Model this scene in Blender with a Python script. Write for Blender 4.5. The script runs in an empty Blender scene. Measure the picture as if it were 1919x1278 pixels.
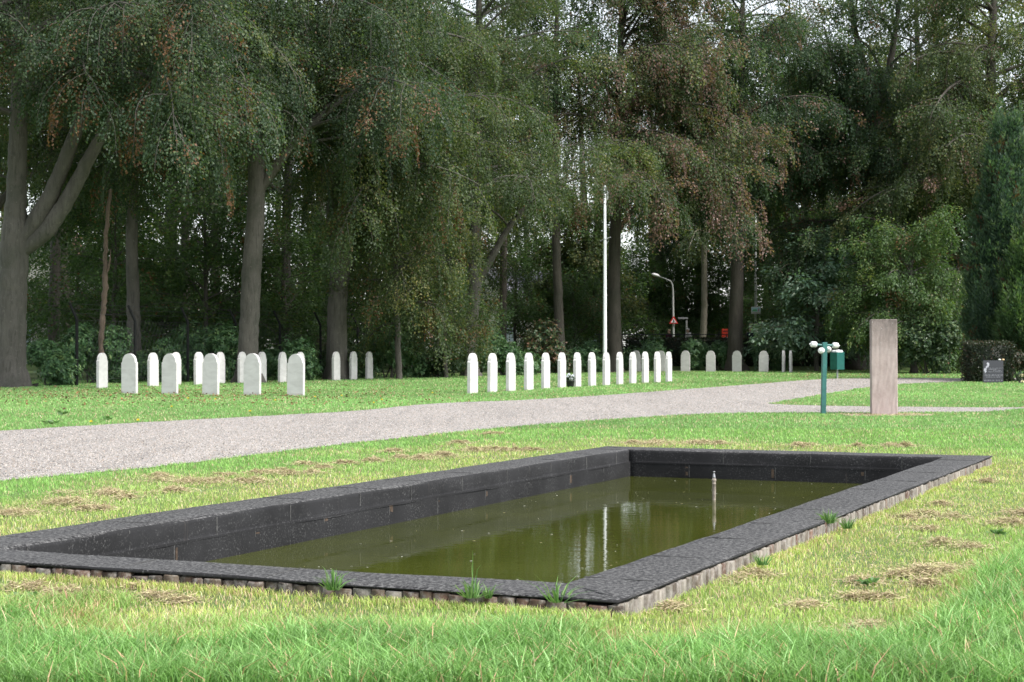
import bpy, bmesh, math, random
import numpy as np
from mathutils import Vector

R = math.radians
SC = bpy.context.scene
COL = SC.collection

# ------------------------------------------------------------------ camera, sky, sun, exposure
EYE = 1.30
FPX, CX, HY = 3200.0, 959.5, 651.0          # focal length / centre / horizon of the view, in photo pixels
cam_d = bpy.data.cameras.new("camera")
cam = bpy.data.objects.new("camera", cam_d)
COL.objects.link(cam)
cam.location = (0, 0, EYE)
cam.rotation_euler = (R(90) + math.atan((HY - 639.0) / FPX), 0, 0)
cam_d.sensor_width = 22.2
cam_d.lens = 22.2 * FPX / 1919.0
cam_d.clip_start = 0.1
cam_d.clip_end = 2000
cam_d.dof.use_dof = True
cam_d.dof.focus_distance = 10.5
cam_d.dof.aperture_fstop = 7.1
SC.camera = cam

SUN_EL, SUN_AZ = R(52), R(122)              # azimuth clockwise from +Y: light from the right, almost side-on
world = bpy.data.worlds.new("World")
SC.world = world
world.use_nodes = True
wn, wl = world.node_tree.nodes, world.node_tree.links
sky = wn.new("ShaderNodeTexSky")
sky.sky_type = 'NISHITA'
sky.sun_disc = False
sky.sun_elevation = SUN_EL
sky.sun_rotation = SUN_AZ
sky.dust_density = 1.0
sky.air_density = 1.0
hsv = wn.new("ShaderNodeHueSaturation")
hsv.inputs["Saturation"].default_value = 0.30
wl.new(sky.outputs[0], hsv.inputs["Color"])
wl.new(hsv.outputs[0], wn["Background"].inputs[0])
wn["Background"].inputs[1].default_value = 0.14

sun_d = bpy.data.lights.new("sun", 'SUN')
sun_d.energy = 2.8
sun_d.angle = R(14)
sun_d.color = (1.0, 0.96, 0.90)
sun = bpy.data.objects.new("sun", sun_d)
COL.objects.link(sun)
sdir = Vector((math.sin(SUN_AZ) * math.cos(SUN_EL), math.cos(SUN_AZ) * math.cos(SUN_EL), math.sin(SUN_EL)))
sun.rotation_euler = sdir.to_track_quat('Z', 'Y').to_euler()
sun.location = sdir * 60

SC.view_settings.view_transform = 'Standard'
SC.view_settings.look = 'None'
SC.view_settings.gamma = 1
SC.view_settings.exposure = 1.25
SC.render.engine = 'CYCLES'
cy = SC.cycles
cy.max_bounces = 8
cy.diffuse_bounces = 5
cy.glossy_bounces = 3
cy.transmission_bounces = 5
cy.transparent_max_bounces = 4
cy.caustics_reflective = False
cy.caustics_refractive = False
cy.use_denoising = True
cy.use_adaptive_sampling = False

# ------------------------------------------------------------------ helpers
def gp(px, py, z=0.0):
    d = FPX * (EYE - z) / (py - HY)
    return ((px - CX) / FPX * d, d, z)

def at(px, py, d):
    return Vector(((px - CX) / FPX * d, d, EYE + (HY - py) / FPX * d))

def tag(o, label=None, cat=None, group=None, kind=None):
    if label: o["label"] = label
    if cat: o["category"] = cat
    if group: o["group"] = group
    if kind: o["kind"] = kind
    return o

def empty(name, loc=(0, 0, 0), rz=0.0):
    o = bpy.data.objects.new(name, None)
    COL.objects.link(o)
    o.location = loc
    o.rotation_euler = (0, 0, rz)
    o.empty_display_size = 0.2
    return o

def copy_tree(o, parent=None):
    c = o.copy()
    COL.objects.link(c)
    c.parent = parent
    for ch in list(o.children):
        copy_tree(ch, c)
    return c

def link_mesh(name, me, parent=None, mats=()):
    for m in mats:
        me.materials.append(m)
    o = bpy.data.objects.new(name, me)
    COL.objects.link(o)
    if parent: o.parent = parent
    return o

def np_mesh(name, verts, faces, mats, parent=None, tint=None, smooth=False, k=4, mat_index=None):
    """verts (N,3), faces (M,k) -> one mesh object, tint per face"""
    me = bpy.data.meshes.new(name)
    verts = np.ascontiguousarray(verts, dtype=np.float32)
    faces = np.ascontiguousarray(faces, dtype=np.int32)
    me.vertices.add(len(verts))
    me.vertices.foreach_set("co", verts.ravel())
    me.loops.add(faces.size)
    me.loops.foreach_set("vertex_index", faces.ravel())
    me.polygons.add(len(faces))
    me.polygons.foreach_set("loop_start", np.arange(0, faces.size, k, dtype=np.int32))
    me.polygons.foreach_set("loop_total", np.full(len(faces), k, dtype=np.int32))
    if smooth:
        me.polygons.foreach_set("use_smooth", np.ones(len(faces), dtype=bool))
    if mat_index is not None:
        me.polygons.foreach_set("material_index", np.ascontiguousarray(mat_index, dtype=np.int32))
    me.update(calc_edges=True)
    if tint is not None:
        a = me.attributes.new("tint", 'FLOAT_COLOR', 'FACE')
        c = np.ones((len(faces), 4), dtype=np.float32)
        c[:, :3] = tint
        a.data.foreach_set("color", c.ravel())
    return link_mesh(name, me, parent, mats)

class MB:
    """collects boxes, tubes, lathes into one mesh"""
    def __init__(s):
        s.v, s.f, s.m = [], [], []
    def add(s, vs, fs, mi=0):
        b = len(s.v)
        s.v += [tuple(v) for v in vs]
        s.f += [tuple(b + i for i in f) for f in fs]
        s.m += [mi] * len(fs)
        return s
    def box(s, c, size, rz=0.0, mi=0, tilt=(0, 0)):
        cs, sn = math.cos(rz), math.sin(rz)
        vs = []
        for dx, dy, dz in ((-1, -1, -1), (1, -1, -1), (1, 1, -1), (-1, 1, -1), (-1, -1, 1), (1, -1, 1), (1, 1, 1), (-1, 1, 1)):
            x, y, z = dx * size[0] / 2, dy * size[1] / 2, dz * size[2] / 2
            x += z * tilt[0]; y += z * tilt[1]
            vs.append((c[0] + x * cs - y * sn, c[1] + x * sn + y * cs, c[2] + z))
        return s.add(vs, [(0, 3, 2, 1), (4, 5, 6, 7), (0, 1, 5, 4), (1, 2, 6, 5), (2, 3, 7, 6), (3, 0, 4, 7)], mi)
    def tube(s, pts, rad, n=8, mi=0, cap=True):
        pts = [Vector(p) for p in pts]
        if not hasattr(rad, '__len__'): rad = [rad] * len(pts)
        vs, fs = [], []
        ref = Vector((0, 0, 1)) if abs((pts[-1] - pts[0]).normalized().z) < .8 else Vector((1, 0, 0))
        for i, p in enumerate(pts):
            t = (pts[min(i + 1, len(pts) - 1)] - pts[max(i - 1, 0)]).normalized()
            a = t.cross(ref).normalized(); b = t.cross(a)
            for k in range(n):
                th = 2 * math.pi * k / n
                vs.append(p + (a * math.cos(th) + b * math.sin(th)) * rad[i])
        for i in range(len(pts) - 1):
            for k in range(n):
                k2 = (k + 1) % n
                fs.append((i * n + k, i * n + k2, (i + 1) * n + k2, (i + 1) * n + k))
        if cap:
            fs.append(tuple(range(n - 1, -1, -1)))
            fs.append(tuple((len(pts) - 1) * n + k for k in range(n)))
        return s.add(vs, fs, mi)
    def lathe(s, prof, c=(0, 0, 0), n=16, mi=0):
        vs, fs = [], []
        for r, z in prof:
            for k in range(n):
                th = 2 * math.pi * k / n
                vs.append((c[0] + r * math.cos(th), c[1] + r * math.sin(th), c[2] + z))
        for i in range(len(prof) - 1):
            for k in range(n):
                k2 = (k + 1) % n
                fs.append((i * n + k, i * n + k2, (i + 1) * n + k2, (i + 1) * n + k))
        fs.append(tuple(range(n - 1, -1, -1)))
        fs.append(tuple((len(prof) - 1) * n + k for k in range(n)))
        return s.add(vs, fs, mi)
    def build(s, name, mats, parent=None, bevel=0.0, smooth=False, seg=2):
        me = bpy.data.meshes.new(name)
        me.from_pydata(s.v, [], s.f)
        me.polygons.foreach_set("material_index", s.m)
        if smooth:
            me.polygons.foreach_set("use_smooth", [True] * len(me.polygons))
        me.update()
        bm = bmesh.new(); bm.from_mesh(me)
        bmesh.ops.recalc_face_normals(bm, faces=bm.faces)
        if bevel:
            eds = [e for e in bm.edges if len(e.link_faces) == 2 and e.calc_face_angle(0) > .6]
            bmesh.ops.bevel(bm, geom=eds, offset=bevel, segments=seg, affect='EDGES', profile=.6)
        bm.to_mesh(me); bm.free()
        if not isinstance(mats, (list, tuple)): mats = [mats]
        return link_mesh(name, me, parent, mats)

# ------------------------------------------------------------------ materials
def new_mat(name):
    m = bpy.data.materials.new(name)
    m.use_nodes = True
    return m, m.node_tree.nodes, m.node_tree.links, m.node_tree.nodes["Principled BSDF"]

def noise(n, l, scale, detail=4, rough=.6, coord=None, dist=0.0, sc=None):
    tx = n.new("ShaderNodeTexNoise")
    tx.inputs["Scale"].default_value = scale
    tx.inputs["Detail"].default_value = detail
    tx.inputs["Roughness"].default_value = rough
    tx.inputs["Distortion"].default_value = dist
    if coord is not None:
        if sc is not None:
            mp = n.new("ShaderNodeMapping"); mp.inputs["Scale"].default_value = sc
            l.new(coord, mp.inputs[0]); coord = mp.outputs[0]
        l.new(coord, tx.inputs["Vector"])
    return tx.outputs[0]

def ramp(n, l, fac, stops):
    r = n.new("ShaderNodeValToRGB")
    els = r.color_ramp.elements
    while len(els) < len(stops): els.new(.5)
    for e, (p, c) in zip(els, stops):
        e.position = p
        e.color = (*c, 1) if len(c) == 3 else c
    l.new(fac, r.inputs[0])
    return r.outputs[0]

def mixc(n, l, fac, a, b, mode='MIX'):
    m = n.new("ShaderNodeMix"); m.data_type = 'RGBA'; m.blend_type = mode
    for sock, v in ((m.inputs[0], fac), (m.inputs[6], a), (m.inputs[7], b)):
        if hasattr(v, 'links'): l.new(v, sock)
        else: sock.default_value = v if not isinstance(v, tuple) else (*v[:3], 1)
    return m.outputs[2]

def bump(n, l, h, strength, dist=.01):
    b = n.new("ShaderNodeBump")
    b.inputs["Strength"].default_value = strength
    b.inputs["Distance"].default_value = dist
    l.new(h, b.inputs["Height"])
    return b.outputs[0]

def objcoord(n):
    return n.new("ShaderNodeTexCoord").outputs["Object"]

def plain(name, col, rough=.6, metal=0.0, vary=.15, scale=6.0, bumpy=0.0):
    m, n, l, p = new_mat(name)
    if rough > .75: p.inputs['Specular IOR Level'].default_value = .15
    co = objcoord(n)
    f = noise(n, l, scale, 5, .65, co)
    lo = tuple(c * (1 - vary) for c in col); hi = tuple(min(1, c * (1 + vary)) for c in col)
    l.new(ramp(n, l, f, [(.3, lo), (.7, hi)]), p.inputs["Base Color"])
    p.inputs["Roughness"].default_value = rough
    p.inputs["Metallic"].default_value = metal
    if bumpy:
        l.new(bump(n, l, noise(n, l, scale * 8, 4, .6, co), bumpy, .004), p.inputs["Normal"])
    return m

def leaf_mat(name, transl=.48, rough=.5, spec=.35, warm=(1.25, 1.35, .6)):
    m, n, l, p = new_mat(name)
    at_ = n.new("ShaderNodeAttribute"); at_.attribute_name = "tint"
    l.new(at_.outputs["Color"], p.inputs["Base Color"])
    p.inputs["Roughness"].default_value = rough
    p.inputs["Specular IOR Level"].default_value = spec
    tr = n.new("ShaderNodeBsdfTranslucent")
    l.new(mixc(n, l, 1.0, at_.outputs["Color"], warm, 'MULTIPLY'), tr.inputs["Color"])
    mx = n.new("ShaderNodeMixShader"); mx.inputs[0].default_value = transl
    l.new(p.outputs[0], mx.inputs[1]); l.new(tr.outputs[0], mx.inputs[2])
    l.new(mx.outputs[0], n["Material Output"].inputs[0])
    return m

M = {}
M['leaf'] = leaf_mat("beech_leaf")
M['shrub_leaf'] = leaf_mat("shrub_leaf", .2, .45, .4, (1.1, 1.3, .6))
M['grass'] = leaf_mat("grass_blade", .38, .5, .25, (1.12, 1.2, .85))
M['dry'] = leaf_mat("dry_grass", .15, .8, .1, (1, 1, 1))

def bark_mat(name, a, b, stain):
    m, n, l, p = new_mat(name)
    co = objcoord(n)
    f = noise(n, l, 3.0, 6, .65, co, .4, (1, 1, .35))
    c = ramp(n, l, f, [(.25, a), (.75, b)])
    g = noise(n, l, 1.1, 5, .6, co, .6, (1, 1, .5))
    c = mixc(n, l, ramp(n, l, g, [(.48, (0, 0, 0)), (.68, (.8, .8, .8))]), c, stain)
    st = noise(n, l, 7, 5, .75, co, .8, (1.6, 1.6, .18))
    c = mixc(n, l, ramp(n, l, st, [(.5, (0, 0, 0)), (.66, (.75, .75, .75))]), c, tuple(.45 * q for q in a))
    h = noise(n, l, 9, 5, .75, co)
    c = mixc(n, l, ramp(n, l, h, [(.60, (0, 0, 0)), (.70, (.6, .6, .6))]), c, tuple(min(.6, 1.75 * q) for q in b))
    l.new(c, p.inputs["Base Color"])
    p.inputs["Roughness"].default_value = .85
    l.new(bump(n, l, noise(n, l, 10, 6, .75, co, .3, (1, 1, .35)), .9, .05), p.inputs["Normal"])
    return m
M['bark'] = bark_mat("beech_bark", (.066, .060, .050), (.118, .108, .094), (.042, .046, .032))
M['bark_dark'] = bark_mat("dark_brown_bark", (.050, .042, .034), (.085, .074, .060), (.035, .038, .026))  # darker brown bark of the farther trunks
M['bark_brown'] = bark_mat("rough_brown_bark", (.10, .07, .05), (.17, .125, .095), (.07, .055, .04))
M['bark_pale'] = bark_mat("pale_bark", (.22, .20, .16), (.33, .30, .24), (.17, .17, .10))

def stone_mat():
    m, n, l, p = new_mat("white_limestone")
    co = n.new("ShaderNodeTexCoord").outputs["Object"]
    info = n.new("ShaderNodeObjectInfo")
    add = n.new("ShaderNodeVectorMath"); add.operation = 'ADD'
    cmb = n.new("ShaderNodeCombineXYZ")
    mul = n.new("ShaderNodeMath"); mul.operation = 'MULTIPLY'; mul.inputs[1].default_value = 37.0
    l.new(info.outputs["Random"], mul.inputs[0])
    for i in range(3): l.new(mul.outputs[0], cmb.inputs[i])
    l.new(co, add.inputs[0]); l.new(cmb.outputs[0], add.inputs[1])
    v = add.outputs[0]
    c = ramp(n, l, noise(n, l, 2.2, 6, .65, v, .8, (1, 1, 2.5)), [(.3, (.46, .45, .44)), (.62, (.57, .56, .55))])
    c = mixc(n, l, ramp(n, l, noise(n, l, 9, 5, .7, v, .2, (1.6, 1.6, .5)), [(.60, (0, 0, 0)), (.78, (.45, .45, .45))]), c, (.46, .45, .42))
    # soil splash just above the grass
    sep = n.new("ShaderNodeSeparateXYZ"); l.new(co, sep.inputs[0])
    base = ramp(n, l, sep.outputs[2], [(0.0, (.55, .55, .55)), (.10, (0, 0, 0))])
    c = mixc(n, l, mixc(n, l, 1.0, base, noise(n, l, 14, 4, .6, v), 'MULTIPLY'), c, (.25, .23, .17))
    l.new(c, p.inputs["Base Color"])
    p.inputs["Roughness"].default_value = .75
    l.new(bump(n, l, noise(n, l, 70, 4, .6, v), .2, .004), p.inputs["Normal"])
    return m
M['stone'] = stone_mat()

def bitumen():
    m, n, l, p = new_mat("bitumen_sheet")
    co = objcoord(n)
    c = ramp(n, l, noise(n, l, 1.6, 6, .65, co), [(.3, (.010, .010, .0108)), (.75, (.024, .024, .026))])
    # wear: pale mineral specks, denser in patches
    sp = noise(n, l, 62, 3, .8, co)
    pt = noise(n, l, 2.7, 4, .7, co)
    spk = ramp(n, l, sp, [(.56, (0, 0, 0)), (.64, (1, 1, 1))])
    pat = ramp(n, l, pt, [(.42, (.02, .02, .02)), (.72, (.55, .55, .55))])
    c = mixc(n, l, mixc(n, l, 1.0, spk, pat, 'MULTIPLY'), c, (.22, .22, .22))
    geo = n.new("ShaderNodeNewGeometry"); sepn = n.new("ShaderNodeSeparateXYZ"); l.new(geo.outputs["True Normal"], sepn.inputs[0])
    upf = ramp(n, l, sepn.outputs[2], [(.6, (0, 0, 0)), (.9, (1, 1, 1))])
    grit = ramp(n, l, noise(n, l, 38, 4, .85, co), [(.45, (0, 0, 0)), (.62, (.85, .85, .85))])
    c = mixc(n, l, mixc(n, l, 1.0, upf, grit, 'MULTIPLY'), c, (.165, .164, .162))
    # chalky runs down the walls
    run = noise(n, l, 5.0, 4, .7, co, .3, (3, 3, .15))
    c = mixc(n, l, ramp(n, l, run, [(.66, (0, 0, 0)), (.80, (.35, .35, .35))]), c, (.17, .14, .12))
    l.new(c, p.inputs["Base Color"])
    p.inputs["Roughness"].default_value = .8
    p.inputs["Specular IOR Level"].default_value = .2
    l.new(bump(n, l, noise(n, l, 60, 5, .7, co), .35, .006), p.inputs["Normal"])
    return m
M['bitumen'] = bitumen()
M['chalk'] = plain("chalky_joint", (.075, .075, .074), .9, 0, .6, 30)
M['rust'] = plain("rusty_run", (.075, .055, .042), .9, 0, .6, 20)
M['scum'] = plain("water_line_scum", (.34, .35, .34), .9, 0, .4, 12)

def brick_mat():
    m, n, l, p = new_mat("edging_brick")
    a = n.new("ShaderNodeAttribute"); a.attribute_name = "tint"
    co = objcoord(n)
    c = mixc(n, l, ramp(n, l, noise(n, l, 22, 6, .7, co), [(.45, (0, 0, 0)), (.7, (.7, .7, .7))]), a.outputs["Color"], (.33, .31, .29))
    c = mixc(n, l, ramp(n, l, noise(n, l, 9, 5, .7, co), [(.52, (0, 0, 0)), (.75, (.7, .7, .7))]), c, (.09, .085, .06))
    l.new(c, p.inputs["Base Color"])
    p.inputs["Roughness"].default_value = .9
    l.new(bump(n, l, noise(n, l, 60, 5, .7, co), .6, .006), p.inputs["Normal"])
    return m
M['brick'] = brick_mat()

def water_mat():
    m, n, l, p = new_mat("murky_green_water")
    co = objcoord(n)
    c = ramp(n, l, noise(n, l, .8, 4, .6, co), [(.3, (.034, .041, .006)), (.7, (.052, .060, .010))])
    l.new(c, p.inputs["Base Color"])
    p.inputs["Roughness"].default_value = .03
    p.inputs["IOR"].default_value = 1.33
    h = noise(n, l, 5, 2, .5, co, .5, (1, 2.0, 1))
    l.new(bump(n, l, h, .04, .02), p.inputs["Normal"])
    return m
M['water'] = water_mat()

def ground_mat():
    m, n, l, p = new_mat("lawn_soil")
    co = objcoord(n)
    c = ramp(n, l, noise(n, l, .35, 6, .65, co), [(.3, (.075, .13, .03)), (.5, (.10, .16, .038)), (.72, (.14, .175, .055))])
    c = mixc(n, l, ramp(n, l, noise(n, l, 2.3, 6, .7, co), [(.5, (0, 0, 0)), (.75, (.55, .55, .55))]), c, (.15, .115, .06))
    c = mixc(n, l, ramp(n, l, noise(n, l, 45, 4, .7, co), [(.4, (0, 0, 0)), (.7, (.5, .5, .5))]), c, (.05, .08, .02))
    l.new(c, p.inputs["Base Color"])
    p.inputs["Roughness"].default_value = .95
    l.new(bump(n, l, noise(n, l, 30, 5, .7, co), .8, .03), p.inputs["Normal"])
    return m
M['ground'] = ground_mat()

def path_mat():
    m, n, l, p = new_mat("chip_seal_path")
    co = objcoord(n)
    c = ramp(n, l, noise(n, l, .45, 6, .65, co, .5, (1, .35, 1)), [(.3, (.165, .150, .138)), (.7, (.255, .232, .215))])
    c = mixc(n, l, ramp(n, l, noise(n, l, 14, 4, .9, co), [(.50, (0, 0, 0)), (.60, (.9, .9, .9))]), c, (.40, .385, .37))
    c = mixc(n, l, ramp(n, l, noise(n, l, 11, 4, .9, co), [(.56, (0, 0, 0)), (.64, (.9, .9, .9))]), c, (.075, .07, .068))
    # worn, darker tracks along the lane
    mp = n.new("ShaderNodeMapping"); mp.inputs["Rotation"].default_value = (0, 0, R(24)); mp.inputs["Scale"].default_value = (2.2, .10, 1)
    l.new(co, mp.inputs[0])
    w = noise(n, l, 1.2, 6, .7, mp.outputs[0])
    c = mixc(n, l, ramp(n, l, w, [(.53, (0, 0, 0)), (.68, (.55, .55, .55))]), c, (.095, .092, .09))
    l.new(c, p.inputs["Base Color"])
    p.inputs["Roughness"].default_value = .9
    l.new(bump(n, l, noise(n, l, 70, 3, .7, co), .6, .01), p.inputs["Normal"])
    return m
M['path'] = path_mat()

def pillar_mat():
    m, n, l, p = new_mat("pinkish_sandstone")
    co = objcoord(n)
    c = ramp(n, l, noise(n, l, 4, 7, .7, co, .3, (1, 1, .7)), [(.28, (.30, .235, .22)), (.5, (.39, .315, .30)), (.74, (.46, .385, .37))])
    c = mixc(n, l, ramp(n, l, noise(n, l, 3.0, 6, .75, co, .5, (1.3, 1.3, .8)), [(.5, (0, 0, 0)), (.74, (.28, .28, .28))]), c, (.155, .13, .115))
    sep = n.new("ShaderNodeSeparateXYZ"); l.new(co, sep.inputs[0])
    top = ramp(n, l, sep.outputs[2], [(.72, (0, 0, 0)), (1.0, (.75, .75, .75))])
    sc = n.new("ShaderNodeMath"); sc.operation = 'DIVIDE'; sc.inputs[1].default_value = 1.84
    l.new(sep.outputs[2], sc.inputs[0])
    top = ramp(n, l, sc.outputs[0], [(.60, (0, 0, 0)), (1.0, (.9, .9, .9))])
    c = mixc(n, l, mixc(n, l, 1.0, top, ramp(n, l, noise(n, l, 5, 6, .75, co, 0, (1.5, 1.5, .6)), [(.3, (.35, .35, .35)), (.6, (1, 1, 1))]), 'MULTIPLY'), c, (.095, .078, .072))
    lich = noise(n, l, 24, 2, .5, co)
    c = mixc(n, l, mixc(n, l, 1.0, ramp(n, l, lich, [(.69, (0, 0, 0)), (.71, (1, 1, 1))]), top, 'MULTIPLY'), c, (.62, .62, .60))
    l.new(c, p.inputs["Base Color"])
    p.inputs["Roughness"].default_value = .85
    l.new(bump(n, l, noise(n, l, 40, 5, .7, co), .45, .006), p.inputs["Normal"])
    return m
M['pillar'] = pillar_mat()

M['green_paint'] = plain("teal_green_paint", (.028, .135, .125), .45, 0, .25, 9, .1)
M['green_bin'] = plain("green_bin_paint", (.012, .115, .095), .45, 0, .2, 5, .1)
M['white_glaze'] = plain("white_glazed_cap", (.74, .74, .74), .3, 0, .12, 14)
M['bag'] = plain("white_plastic_bag", (.78, .78, .78), .4, 0, .08, 9)
M['galv'] = plain("galvanised_steel", (.40, .41, .42), .5, .4, .15, 8)
M['white_pole'] = plain("white_pole_paint", (.74, .76, .79), .4, 0, .06, 3)
M['dark_metal'] = plain("black_painted_steel", (.02, .022, .025), .5, 0, .2, 6)
M['dark_concrete'] = plain("near_black_concrete", (.014, .015, .015), .9, 0, .3, 6)  # fence post concrete, toned down to nearly black
M['granite'] = plain("polished_dark_granite", (.045, .046, .058), .28, 0, .2, 40)
M['engrave'] = plain("pale_engraving", (.30, .30, .34), .8, 0, .45, 60)
M['carving'] = plain("pale_rose_carving", (.42, .42, .48), .7, 0, .3, 25)
M['pebble_white'] = plain("white_pebble", (.66, .68, .66), .7, 0, .15, 30)
M['pebble_tan'] = plain("orange_tan_pebble", (.60, .42, .24), .7, 0, .15, 30)
M['petal'] = plain("cream_petal", (.80, .74, .52), .6, 0, .15, 20)
M['white_petal'] = plain("white_petal", (.78, .80, .84), .6, 0, .1, 20)
M['yellow_petal'] = plain("yellow_petal", (.72, .55, .03), .6, 0, .1, 20)
M['black_pot'] = plain("black_pot", (.012, .013, .016), .4, 0, .2, 10)
M['nozzle'] = plain("limescaled_pipe", (.27, .235, .20), .8, 0, .35, 28, .3)
M['nozzle_tip'] = plain("dull_steel_tip", (.33, .33, .35), .45, .3, .2, 20)
M['sign_red'] = plain("sign_red", (.62, .035, .03), .4, 0, .05, 4)
M['sign_white'] = plain("sign_white", (.78, .78, .78), .4, 0, .04, 4)
M['sign_black'] = plain("sign_black", (.012, .012, .012), .5, 0, .04, 4)
M['sign_blue'] = plain("sign_pale_blue", (.42, .66, .72), .4, 0, .06, 4)
M['sign_green'] = plain("sign_green", (.14, .48, .22), .4, 0, .1, 4)
M['sign_pink'] = plain("sign_dull_pink", (.52, .26, .30), .4, 0, .1, 4)
M['sign_grey'] = plain("sign_grey", (.52, .51, .48), .4, 0, .08, 4)
M['lamp_grey'] = plain("lamp_pole_grey", (.46, .47, .45), .5, .1, .12, 4)
M['roof'] = plain("grey_roof_tile", (.20, .20, .24), .8, 0, .25, 12, .3)
M['cream'] = plain("cream_render", (.62, .60, .55), .85, 0, .1, 3)
M['frame_white'] = plain("white_window_frame", (.75, .75, .75), .5, 0, .05, 3)
M['pane'] = plain("window_pane", (.30, .38, .42), .08, 0, .2, 1)
M['skin'] = plain("skin", (.50, .30, .22), .55, 0, .08, 12)
M['hair_white'] = plain("white_hair", (.66, .65, .62), .7, 0, .15, 60)
M['hair_blond'] = plain("sandy_hair", (.42, .33, .20), .7, 0, .2, 60)
M['coat_white'] = plain("pale_coat", (.62, .58, .58), .85, 0, .15, 8)
M['coat_maroon'] = plain("maroon_coat", (.05, .016, .026), .85, 0, .25, 8)
M['coat_navy'] = plain("navy_jacket", (.018, .022, .042), .85, 0, .25, 8)
M['trouser'] = plain("dark_trousers", (.025, .026, .03), .85, 0, .2, 8)
M['car_dark'] = plain("dark_car_paint", (.018, .018, .02), .2, 0, .1, 2)
M['rubber'] = plain("tyre_rubber", (.015, .015, .015), .8, 0, .1, 8)
M['tail'] = plain("tail_lamp_red", (.30, .01, .01), .2, 0, .1, 4)
M['red_box'] = plain("postbox_red", (.60, .045, .02), .35, 0, .08, 4)
M['asphalt'] = plain("street_asphalt", (.05, .05, .052), .9, 0, .2, 3, .3)
M['gravel'] = plain("bare_sandy_soil", (.27, .22, .165), .95, 0, .35, 9, .6)

def house_brick():
    m, n, l, p = new_mat("red_house_brick")
    co = objcoord(n)
    b = n.new("ShaderNodeTexBrick")
    b.inputs["Color1"].default_value = (.30, .13, .10, 1); b.inputs["Color2"].default_value = (.22, .10, .08, 1)
    b.inputs["Mortar"].default_value = (.35, .33, .30, 1); b.inputs["Scale"].default_value = 4.5
    l.new(co, b.inputs["Vector"]); l.new(b.outputs[0], p.inputs["Base Color"])
    p.inputs["Roughness"].default_value = .9
    return m
M['house_brick'] = house_brick()

# ------------------------------------------------------------------ the pool frame (used by ground, grass and pool)
PA = R(24.0)                                                  # long direction, from +Y towards +X
PU = np.array([math.sin(PA), math.cos(PA)])                   # along the pool
PV = np.array([-math.cos(PA), math.sin(PA)])                  # across, to the far side
PO = np.array([.503, 8.067])                                  # outer near corner
PL, PW = 11.8, 4.56
def pool_uv(x, y):
    dx, dy = x - PO[0], y - PO[1]
    return dx * PU[0] + dy * PU[1], dx * PV[0] + dy * PV[1]
def pool_xy(u, v):
    return PO[0] + u * PU[0] + v * PV[0], PO[1] + u * PU[1] + v * PV[1]

# ------------------------------------------------------------------ ground, path, street
def ground():
    hole = [pool_xy(.2, .2), pool_xy(PL - .2, .2), pool_xy(PL - .2, PW - .2), pool_xy(.2, PW - .2)]   # right-near, right-far, left-far, left-near
    out = [(160, -60), (160, 97), (-160, 97), (-160, -60)]
    rise = [(-160, 104), (160, 104), (160, 900), (-160, 900)]
    bm = bmesh.new()
    h = [bm.verts.new((*q, 0)) for q in hole]
    o = [bm.verts.new((*q, 0)) for q in out]
    for i in range(4):
        j = (i + 1) % 4
        bm.faces.new((h[i], o[i], o[j], h[j]))
    r = [bm.verts.new((*q, .8)) for q in rise]
    bm.faces.new((o[2], o[1], r[1], r[0])); bm.faces.new((r[0], r[1], r[2], r[3]))
    bmesh.ops.recalc_face_normals(bm, faces=bm.faces)
    for f in bm.faces:
        if f.normal.z < 0: f.normal_flip()
    me = bpy.data.meshes.new("ground"); bm.to_mesh(me); bm.free()
    tag(link_mesh("ground", me, None, [M['ground']]), kind='structure')
ground()

def smooth_poly(pts, n=10):
    """Catmull-Rom through pixel points"""
    P = [np.array(p, float) for p in pts]
    out = []
    for i in range(len(P) - 1):
        p0, p1, p2, p3 = P[max(i - 1, 0)], P[i], P[i + 1], P[min(i + 2, len(P) - 1)]
        for k in range(n):
            t = k / n
            out.append(.5 * ((2 * p1) + (-p0 + p2) * t + (2 * p0 - 5 * p1 + 4 * p2 - p3) * t * t + (-p0 + 3 * p1 - 3 * p2 + p3) * t ** 3))
    out.append(P[-1])
    return out

rngp = np.random.default_rng(5)
near_edge = [(-500, 968), (-200, 930), (0, 903), (300, 874), (600, 838), (900, 806), (1050, 793), (1180, 784), (1300, 777), (1440, 774), (1640, 773.5), (1840, 772), (1925, 766), (2100, 764)]
side_upper = [(2100, 757), (1919, 763.5), (1750, 763), (1600, 761.5), (1500, 759.5), (1443, 757)]
island = [(1443, 757), (1470, 751), (1536, 740), (1600, 730), (1640, 724.5), (1700, 719.5), (1818, 715), (2000, 712), (2300, 711)]
far_edge = [(2300, 706), (2000, 708), (1818, 709), (1684, 709), (1566, 710), (1500, 713), (1441, 718), (1279, 730), (1145, 740), (976, 750), (808, 757), (640, 772), (300, 790), (0, 808), (-300, 823), (-700, 840)]
def world_pts(px):
    return [np.array(gp(*q)[:2]) for q in px]
def wob(pts, amp):
    return [p + rngp.normal(0, amp, 2) for p in pts]
path_main = wob([np.array(gp(*q)[:2]) for q in smooth_poly(near_edge)], .03) + wob([np.array(gp(*q)[:2]) for q in smooth_poly(side_upper)], .03) + \
            wob([np.array(gp(*q)[:2]) for q in smooth_poly(island)], .04) + wob([np.array(gp(*q)[:2]) for q in smooth_poly(far_edge)], .04)
PATH = np.array(path_main)

def in_poly(x, y, poly):
    inside = np.zeros(x.shape, bool)
    j = len(poly) - 1
    for i in range(len(poly)):
        xi, yi = poly[i]; xj, yj = poly[j]
        c = ((yi > y) != (yj > y)) & (x < (xj - xi) * (y - yi) / (yj - yi + 1e-12) + xi)
        inside ^= c
        j = i
    return inside

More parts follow.
